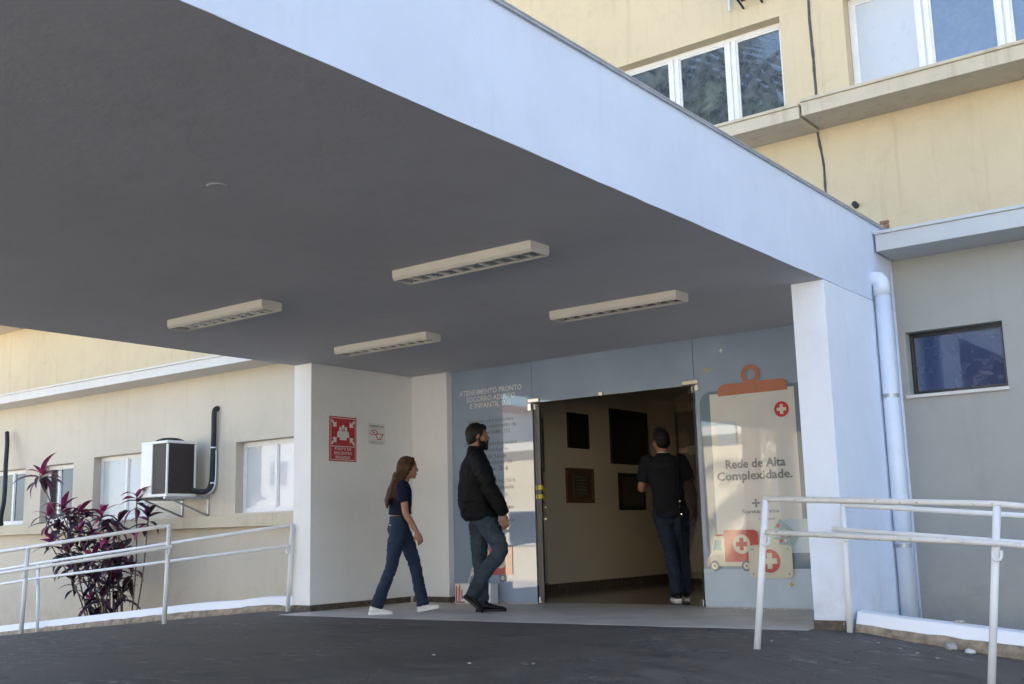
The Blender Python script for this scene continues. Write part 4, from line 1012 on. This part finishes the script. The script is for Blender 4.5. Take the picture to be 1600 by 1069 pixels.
def foot_mesh(heel, toe, wdt, mt_up, mt_sole, root, lift=0, high=.095, name='shoe', boot=0, ankle=None):
    heel = V(heel); toe = V(toe); d = (toe-heel); L = d.length; d.normalize(); side = V((0, 0, 1)).cross(d).normalized(); up = d.cross(side)
    M4 = Matrix((d, side, up)).transposed().to_4x4(); M4.translation = heel
    secs = ((0, .020, .050), (.04, .031, .075), (.14, .036, high), (.28, .037, high), (.42, .039, high*.82), (.58, .044, high*.62), (.75, .047, high*.52), (.90, .040, high*.42), (.97, .026, high*.32), (1.0, .010, high*.22))
    b = bmesh.new(); rings = []
    for t, hw, hh in secs:
        rg = []
        for k in range(16):
            a = 2*pi*k/16; y_ = cos(a)*hw*wdt; z_ = .018+(hh-.018)*(.5+.5*sin(a)); rg.append(b.verts.new((t*L, y_*(1-.35*max(0, sin(a))), z_)))
        rings.append(rg)
    for p, q in zip(rings, rings[1:]):
        for k in range(16): b.faces.new((p[k], p[(k+1) % 16], q[(k+1) % 16], q[k]))
    b.faces.new(rings[0][::-1]); b.faces.new(rings[-1]); b.transform(M4)
    if boot and ankle: limb(b, [M4 @ V((.22*L, 0, .06)), V(ankle)], [.046, .048], 14, 3)
    o = fuse(name, b, mt_up, root, .006, 2)
    b = bmesh.new(); g0, g1 = [], []
    out = [(t*L+(-.004 if t == 0 else 0), hw*wdt*1.06+.001) for t, hw, hh in secs]
    poly = [(x_, y_) for x_, y_ in out]+[(x_, -y_) for x_, y_ in out[::-1]]
    g0 = [b.verts.new((x_, y_, 0)) for x_, y_ in poly]; g1 = [b.verts.new((x_*1.0, y_, .024)) for x_, y_ in poly]
    b.faces.new(g0[::-1]); b.faces.new(g1)
    for k in range(len(poly)): j = (k+1) % len(poly); b.faces.new((g0[k], g0[j], g1[j], g1[k]))
    b.transform(M4); so_ = build('sole', b, mt_sole); so_.parent = o
    # laces
    b = bmesh.new()
    for k in range(4):
        x_ = L*(.40+.075*k); z_ = high*(.90-.11*k)+.004; tube(b, [(x_, -.022, z_-.010), (x_+.004, 0, z_), (x_, .022, z_-.010)], .0022, 6)
    b.transform(M4); l_ = build('laces', b, mt_up); l_.parent = o
    return o

# --- woman -------------------------------------------------------------
wo = thing('person', 'woman with long brown hair, cropped navy top, jeans and white sneakers, walking to the door', 'person', (-3.345, .185, 0), R(43))
hipz = .80
hR, hL = V((-.052, -.075, .82)), V((-.045, .075, .82))
kR, kL = V((-.125, -.085, .455)), V((.105, .075, .445))
aR, aL = V((-.262, -.085, .10)), V((.175, .075, .095))
shR, shL = V((-.010, -.148, 1.205)), V((.0, .148, 1.205))
eR, eL = V((.015, -.178, .955)), V((-.06, .172, .95)); wR, wL = V((.125, -.165, .765)), V((-.02, .165, .73))
Hm = head_frame((.040, 0, 1.405), 0, R(-3))
b = bmesh.new(); head_parts(b, Hm, .93, .98)
limb(b, [(.022, 0, 1.35), (.004, 0, 1.27), (-.012, 0, 1.22)], [.048, .046, .056], 16)
loft(b, [((-.05, 0, .80), .085, .135), ((-.058, 0, .90), .075, .115), ((-.05, 0, .98), .075, .112), ((-.025, 0, 1.10), .088, .125), ((-.012, 0, 1.18), .078, .140), ((-.01, 0, 1.235), .045, .085)])
for sh, el_, wr in ((shR, eR, wR), (shL, eL, wL)):
    limb(b, [sh, sh.lerp(el_, .5), el_, el_.lerp(wr, .45), wr], [.043, .038, .033, .032, .022], 16)
hand(b, wR, (.35, .05, -1), (-.25, 1, 0), .88, .65, False); hand(b, wL, (.1, 0, -1), (0, -1, 0), .88, .5, True)
for h_, k_, a_ in ((hR, kR, aR), (hL, kL, aL)): limb(b, [h_, h_.lerp(k_, .5), k_, k_.lerp(a_, .4), a_], [.068, .058, .040, .038, .030], 16)
fuse('body', b, 'skin_pale', wo, .0075, 2)
face_bits(Hm, wo, .93)
b = bmesh.new()
loft(b, [((-.052, 0, .805), .100, .150), ((-.056, 0, .86), .092, .140), ((-.058, 0, .90), .082, .125), ((-.058, 0, .925), .080, .121)])
ell(b, (-.100, -.05, .81), (.062, .070, .08)); ell(b, (-.100, .05, .81), (.062, .070, .08))
cuff(b, [hR, hR.lerp(kR, .45)+V((-.006, 0, 0)), kR, kR.lerp(aR, .5)+V((0, 0, 0)), aR.lerp(kR, .0)+V((-.010, 0, -.035))], [.090, .077, .057, .055, .062])
cuff(b, [hL, hL.lerp(kL, .45)+V((.01, 0, 0)), kL, kL.lerp(aL, .5)+V((-.004, 0, 0)), aL+V((.005, 0, -.035))], [.090, .077, .057, .054, .062])
jn = fuse('jeans', b, 'denim', wo, .008, 1, .008, (9, 9, 19))
b = bmesh.new(); tube(b, [(-.145, -.100, .845), (-.118, -.128, .842)], .0045, 6); l_ = build('pocket_tag', b, 'sign_white', jn)
b = bmesh.new(); loft(b, [((-.058, 0, .905), .088, .130), ((-.058, 0, .932), .086, .126)]); w_ = build('waistband', b, 'denim', jn, True)
b = bmesh.new()
loft(b, [((-.042, 0, .945), .112, .138), ((-.040, 0, 1.00), .108, .138), ((-.026, 0, 1.10), .104, .145), ((-.014, 0, 1.17), .092, .158), ((-.008, 0, 1.215), .070, .135), ((-.008, 0, 1.25), .055, .070)])
cuff(b, [shR+V((0, .008, 0)), shR.lerp(eR, .28), shR.lerp(eR, .56)], [.066, .063, .066]); cuff(b, [shL+V((0, -.008, 0)), shL.lerp(eL, .28), shL.lerp(eL, .56)], [.066, .063, .066])
fuse('cropped_top', b, 'navy', wo, .008, 1, .007, (7, 7, 10))
b = bmesh.new(); q3 = bmesh.new()
ell(q3, (-.016, 0, .022), (.100, .088, .100)); ell(q3, (-.050, 0, -.02), (.072, .090, .10)); limb(q3, [(.045, .035, .09), (.012, .078, .03), (-.01, .088, -.06)], [.020, .02, .022], 12); limb(q3, [(.045, -.035, .09), (.012, -.080, .03), (-.006, -.088, -.06)], [.020, .02, .022], 12)
q3.transform(Hm @ Matrix.Scale(.95, 4)); me_ = bpy.data.meshes.new('x'); q3.to_mesh(me_); q3.free(); b.from_mesh(me_)
loft(b, [((-.170, 0, 1.03), .012, .07), ((-.150, 0, 1.09), .040, .105), ((-.110, 0, 1.18), .055, .115), ((-.055, 0, 1.27), .072, .100), ((-.020, 0, 1.36), .082, .084)], pw=2.0)
for k in range(12):
    yy = -.11+.02*k; limb(b, [(-.03, yy*.8, 1.30), (-.09-.02*rnd.random(), yy, 1.19), (-.15-.015*rnd.random(), yy*1.0, 1.07), (-.178+.02*rnd.random(), yy*1.05, 1.0+.03*rnd.random())], [.016, .018, .014, .004], 8, 4)
for k in range(5): limb(b, [(.02-.02*k, -.078-.004*k, 1.36), (-.015-.02*k, -.105, 1.27), (-.04-.022*k, -.125, 1.16), (-.075-.02*k, -.130, 1.055+.01*k)], [.014, .016, .013, .004], 8, 4)
fuse('hair', b, 'hair_brown', wo, .007, 1, 0, (7, 7, 2), .006, cut=None)
foot_mesh((-.345, -.088, .0), (-.115, -.092, .0), .95, 'shoe_white', 'shoe_white', wo, high=.09)
foot_mesh((.125, .075, .0), (.345, .085, .035), .95, 'shoe_white', 'shoe_white', wo, high=.09)

# --- man in black jacket -------------------------------------------------
ma = thing('person', 'bearded man in black jacket, faded jeans and black boots walking toward the glass front', 'person', (-2.60, .50, 0), R(43))
hR, hL = V((-.02, -.09, .93)), V((-.035, .09, .93))
kR, kL = V((.150, -.10, .570)), V((-.035, .09, .50))
aR, aL = V((-.115, -.10, .175)), V((-.010, .085, .10))
shR, shL = V((-.050, -.19, 1.455)), V((-.045, .19, 1.455))
eR, eL = V((.065, -.245, 1.165)), V((-.09, .24, 1.16)); wR, wL = V((.185, -.225, .905)), V((.02, .245, .90))
Hm = head_frame((-.040, 0, 1.685), 0, R(1))
b = bmesh.new(); head_parts(b, Hm, 1.03)
limb(b, [(-.055, 0, 1.64), (-.065, 0, 1.56), (-.07, 0, 1.48)], [.062, .062, .075], 16)
loft(b, [((-.035, 0, .90), .105, .155), ((-.055, 0, 1.05), .115, .150), ((-.070, 0, 1.20), .115, .155), ((-.065, 0, 1.35), .115, .175), ((-.06, 0, 1.45), .085, .185), ((-.065, 0, 1.51), .055, .11)])
for sh, el_, wr in ((shR, eR, wR), (shL, eL, wL)):
    limb(b, [sh, sh.lerp(el_, .5), el_, el_.lerp(wr, .45), wr], [.058, .052, .044, .042, .028], 16)
hand(b, wR, (.12, .02, -1), (-.1, 1, 0), 1.0, .75, False); hand(b, wL, (.1, 0, -1), (0, -1, 0), 1.0, .5, True)
for h_, k_, a_ in ((hR, kR, aR), (hL, kL, aL)): limb(b, [h_, h_.lerp(k_, .5), k_, k_.lerp(a_, .4), a_], [.078, .066, .044, .044, .032], 16)
fuse('body', b, 'skin', ma, .0085, 2)
face_bits(Hm, ma, 1.03)
b = bmesh.new()
loft(b, [((-.035, 0, .90), .125, .170), ((-.05, 0, .98), .122, .168), ((-.055, 0, 1.04), .115, .160)])
cuff(b, [hR, hR.lerp(kR, .5)+V((.012, 0, .01)), kR, kR.lerp(aR, .45)+V((-.02, 0, .01)), aR+V((-.012, 0, -.02))], [.106, .092, .071, .068, .062])
cuff(b, [hL, hL.lerp(kL, .5), kL, kL.lerp(aL, .5), aL+V((0, 0, .0))], [.106, .088, .068, .064, .060])
fuse('jeans', b, 'denim_fade', ma, .009, 1, .011, (8, 8, 18))
b = bmesh.new()
loft(b, [((-.020, 0, .868), .158, .186), ((-.030, 0, .905), .176, .200), ((-.062, 0, 1.05), .175, .205), ((-.070, 0, 1.20), .165, .205), ((-.068, 0, 1.33), .150, .210), ((-.062, 0, 1.42), .128, .215), ((-.060, 0, 1.485), .095, .165), ((-.062, 0, 1.53), .078, .095), ((-.062, 0, 1.575), .070, .074)])
cuff(b, [shR+V((0, .03, -.01)), shR.lerp(eR, .5)+V((-.004, -.012, 0)), eR+V((-.012, -.005, 0)), eR.lerp(wR, .55), wR+V((0, 0, .01))], [.086, .082, .072, .066, .050])
cuff(b, [shL+V((0, -.03, -.01)), shL.lerp(eL, .5)+V((-.004, .012, 0)), eL, eL.lerp(wL, .55), wL+V((0, 0, .01))], [.086, .082, .072, .066, .050])
jk = fuse('jacket', b, 'jacket', ma, .009, 1, .011, (7, 7, 12))
b = bmesh.new(); tube(b, [(.118, -.10, 1.30), (.121, -.12, 1.245)], .004, 6); build('zip_pull', b, 'alu', jk)
b = bmesh.new(); q3 = bmesh.new()
ell(q3, (-.016, 0, .028), (.100, .084, .098)); ell(q3, (-.045, 0, -.020), (.066, .080, .075)); ell(q3, (.045, 0, .072), (.045, .060, .040))
q3.transform(Hm @ Matrix.Scale(1.035, 4)); me_ = bpy.data.meshes.new('x'); q3.to_mesh(me_); q3.free(); b.from_mesh(me_)
hmi = Hm.inverted()
fuse('hair', b, 'hair_black', ma, .006, 1, 0, (7, 7, 7), .004)
b = bmesh.new(); q3 = bmesh.new()
for s_ in (1, -1): limb(q3, [(.012, s_*.072, -.03), (.020, s_*.064, -.075), (.055, s_*.042, -.110), (.082, 0, -.122)], [.008, .016, .019, .019], 12)
ell(q3, (.064, 0, -.103), (.036, .042, .028)); ell(q3, (.042, .044, -.075), (.038, .016, .030)); ell(q3, (.042, -.044, -.075), (.038, .016, .030)); limb(q3, [(.088, .026, -.085), (.097, .020, -.052), (.102, 0, -.048), (.097, -.020, -.052), (.088, -.026, -.085)], [.009, .007, .007, .007, .009], 8)
q3.transform(Hm @ Matrix.Scale(1.03, 4)); me_ = bpy.data.meshes.new('x'); q3.to_mesh(me_); q3.free(); b.from_mesh(me_)
fuse('beard', b, 'hair_black', ma, .005, 1, 0, (7, 7, 7), .003)
foot_mesh((-.215, -.105, .150), (-.035, -.10, .0), 1.1, 'shoe_black', 'shoe_black', ma, high=.10, name='boot', boot=1, ankle=aR+V((0, 0, .05)))
foot_mesh((-.080, .085, .0), (.215, .09, .0), 1.12, 'shoe_black', 'shoe_black', ma, high=.105, name='boot', boot=1, ankle=aL+V((0, 0, .06)))

# --- man in polo shirt ----------------------------------------------------
mp_ = thing('person', 'man in dark polo shirt seen from behind walking in through the open glass doors', 'person', (-1.634, 2.555, 0), R(124))
hR, hL = V((0, -.045, .90)), V((0, .135, .90))
kR, kL = V((.11, -.065, .50)), V((.03, .06, .49))
aR, aL = V((.16, -.095, .10)), V((-.09, .02, .10))
shR, shL = V((.0, -.095, 1.445)), V((.02, .275, 1.445))
eR, eL = V((-.03, -.185, 1.16)), V((.06, .345, 1.175)); wR, wL = V((.04, -.215, .91)), V((.26, .25, 1.24))
Hm = head_frame((.035, .115, 1.675), R(28), R(-4))
b = bmesh.new(); head_parts(b, Hm, 1.0)
limb(b, [(.03, .11, 1.62), (.01, .1, 1.55), (.0, .095, 1.47)], [.058, .058, .070], 16)
loft(b, [((0, .045, .88), .10, .150), ((0, .055, 1.03), .10, .145), ((0, .07, 1.20), .105, .155), ((0, .085, 1.35), .105, .175), ((0, .09, 1.44), .085, .185), ((0, .095, 1.50), .055, .11)])
for sh, el_, wr in ((shR, eR, wR), (shL, eL, wL)):
    limb(b, [sh, sh.lerp(el_, .5), el_, el_.lerp(wr, .45), wr], [.055, .050, .042, .040, .028], 16)
hand(b, wR, (.05, -.05, -1), (.3, 1, 0), 1.0, .45, False); hand(b, wL, (.6, -.4, .4), (0, -.3, -1), 1.0, .6, True)
for h_, k_, a_ in ((hR, kR, aR), (hL, kL, aL)): limb(b, [h_, h_.lerp(k_, .5), k_, k_.lerp(a_, .4), a_], [.076, .064, .044, .044, .032], 16)
fuse('body', b, 'skin', mp_, .0085, 2)
face_bits(Hm, mp_)
b = bmesh.new()
loft(b, [((0, .045, .87), .118, .165), ((0, .048, .95), .115, .163), ((0, .055, 1.0), .108, .155)])
cuff(b, [hR, hR.lerp(kR, .5), kR, kR.lerp(aR, .5), aR+V((0, 0, -.03))], [.105, .092, .076, .072, .078]); cuff(b, [hL, hL.lerp(kL, .5), kL, kL.lerp(aL, .5), aL+V((0, 0, -.03))], [.105, .092, .076, .072, .078])
fuse('jeans', b, 'denim_dark', mp_, .009, 1, .010, (8, 8, 16))
b = bmesh.new()
loft(b, [((0, .045, .86), .135, .180), ((0, .05, .95), .135, .178), ((0, .062, 1.08), .128, .172), ((0, .075, 1.22), .128, .178), ((0, .086, 1.35), .122, .192), ((0, .09, 1.42), .105, .202), ((0, .093, 1.475), .080, .150), ((.0, .096, 1.515), .068, .082)])
cuff(b, [shR+V((0, .008, 0)), shR.lerp(eR, .4), shR.lerp(eR, .72)], [.082, .076, .072]); cuff(b, [shL+V((0, -.008, 0)), shL.lerp(eL, .4), shL.lerp(eL, .72)], [.082, .076, .072])
ps = fuse('polo_shirt', b, 'polo', mp_, .009, 1, .009, (6, 6, 8))
b = bmesh.new(); loft(b, [((.004, .097, 1.515), .073, .080), ((.008, .098, 1.545), .066, .070)]); build('collar', b, 'polo', ps, True)
b = bmesh.new(); tube(b, [(.008+.067*cos(a*pi/12), .098+.071*sin(a*pi/12), 1.547) for a in range(25)], .003, 6); build('collar_stripe', b, 'sign_white', ps)
b = bmesh.new(); q3 = bmesh.new()
ell(q3, (-.014, 0, .030), (.100, .086, .100)); ell(q3, (-.045, 0, -.020), (.068, .080, .080)); ell(q3, (.030, 0, .085), (.065, .065, .042))
for k in range(22):
    a = rnd.uniform(0, 6.28); r0 = rnd.uniform(0, .06); limb(q3, [(r0*cos(a), r0*sin(a), .105), (r0*cos(a)*1.3, r0*sin(a)*1.3+.01, .145+.015*rnd.random())], [.014, .004], 6, 2)
q3.transform(Hm); me_ = bpy.data.meshes.new('x'); q3.to_mesh(me_); q3.free(); b.from_mesh(me_)
fuse('hair', b, 'hair_black', mp_, .006, 1, 0, (7, 7, 7), .004)
foot_mesh((-.155, .02, .0), (.125, .045, .0), 1.1, 'shoe_black', 'shoe_white', mp_, high=.10)
foot_mesh((.10, -.095, .0), (.385, -.08, .0), 1.1, 'shoe_black', 'shoe_white', mp_, high=.10)
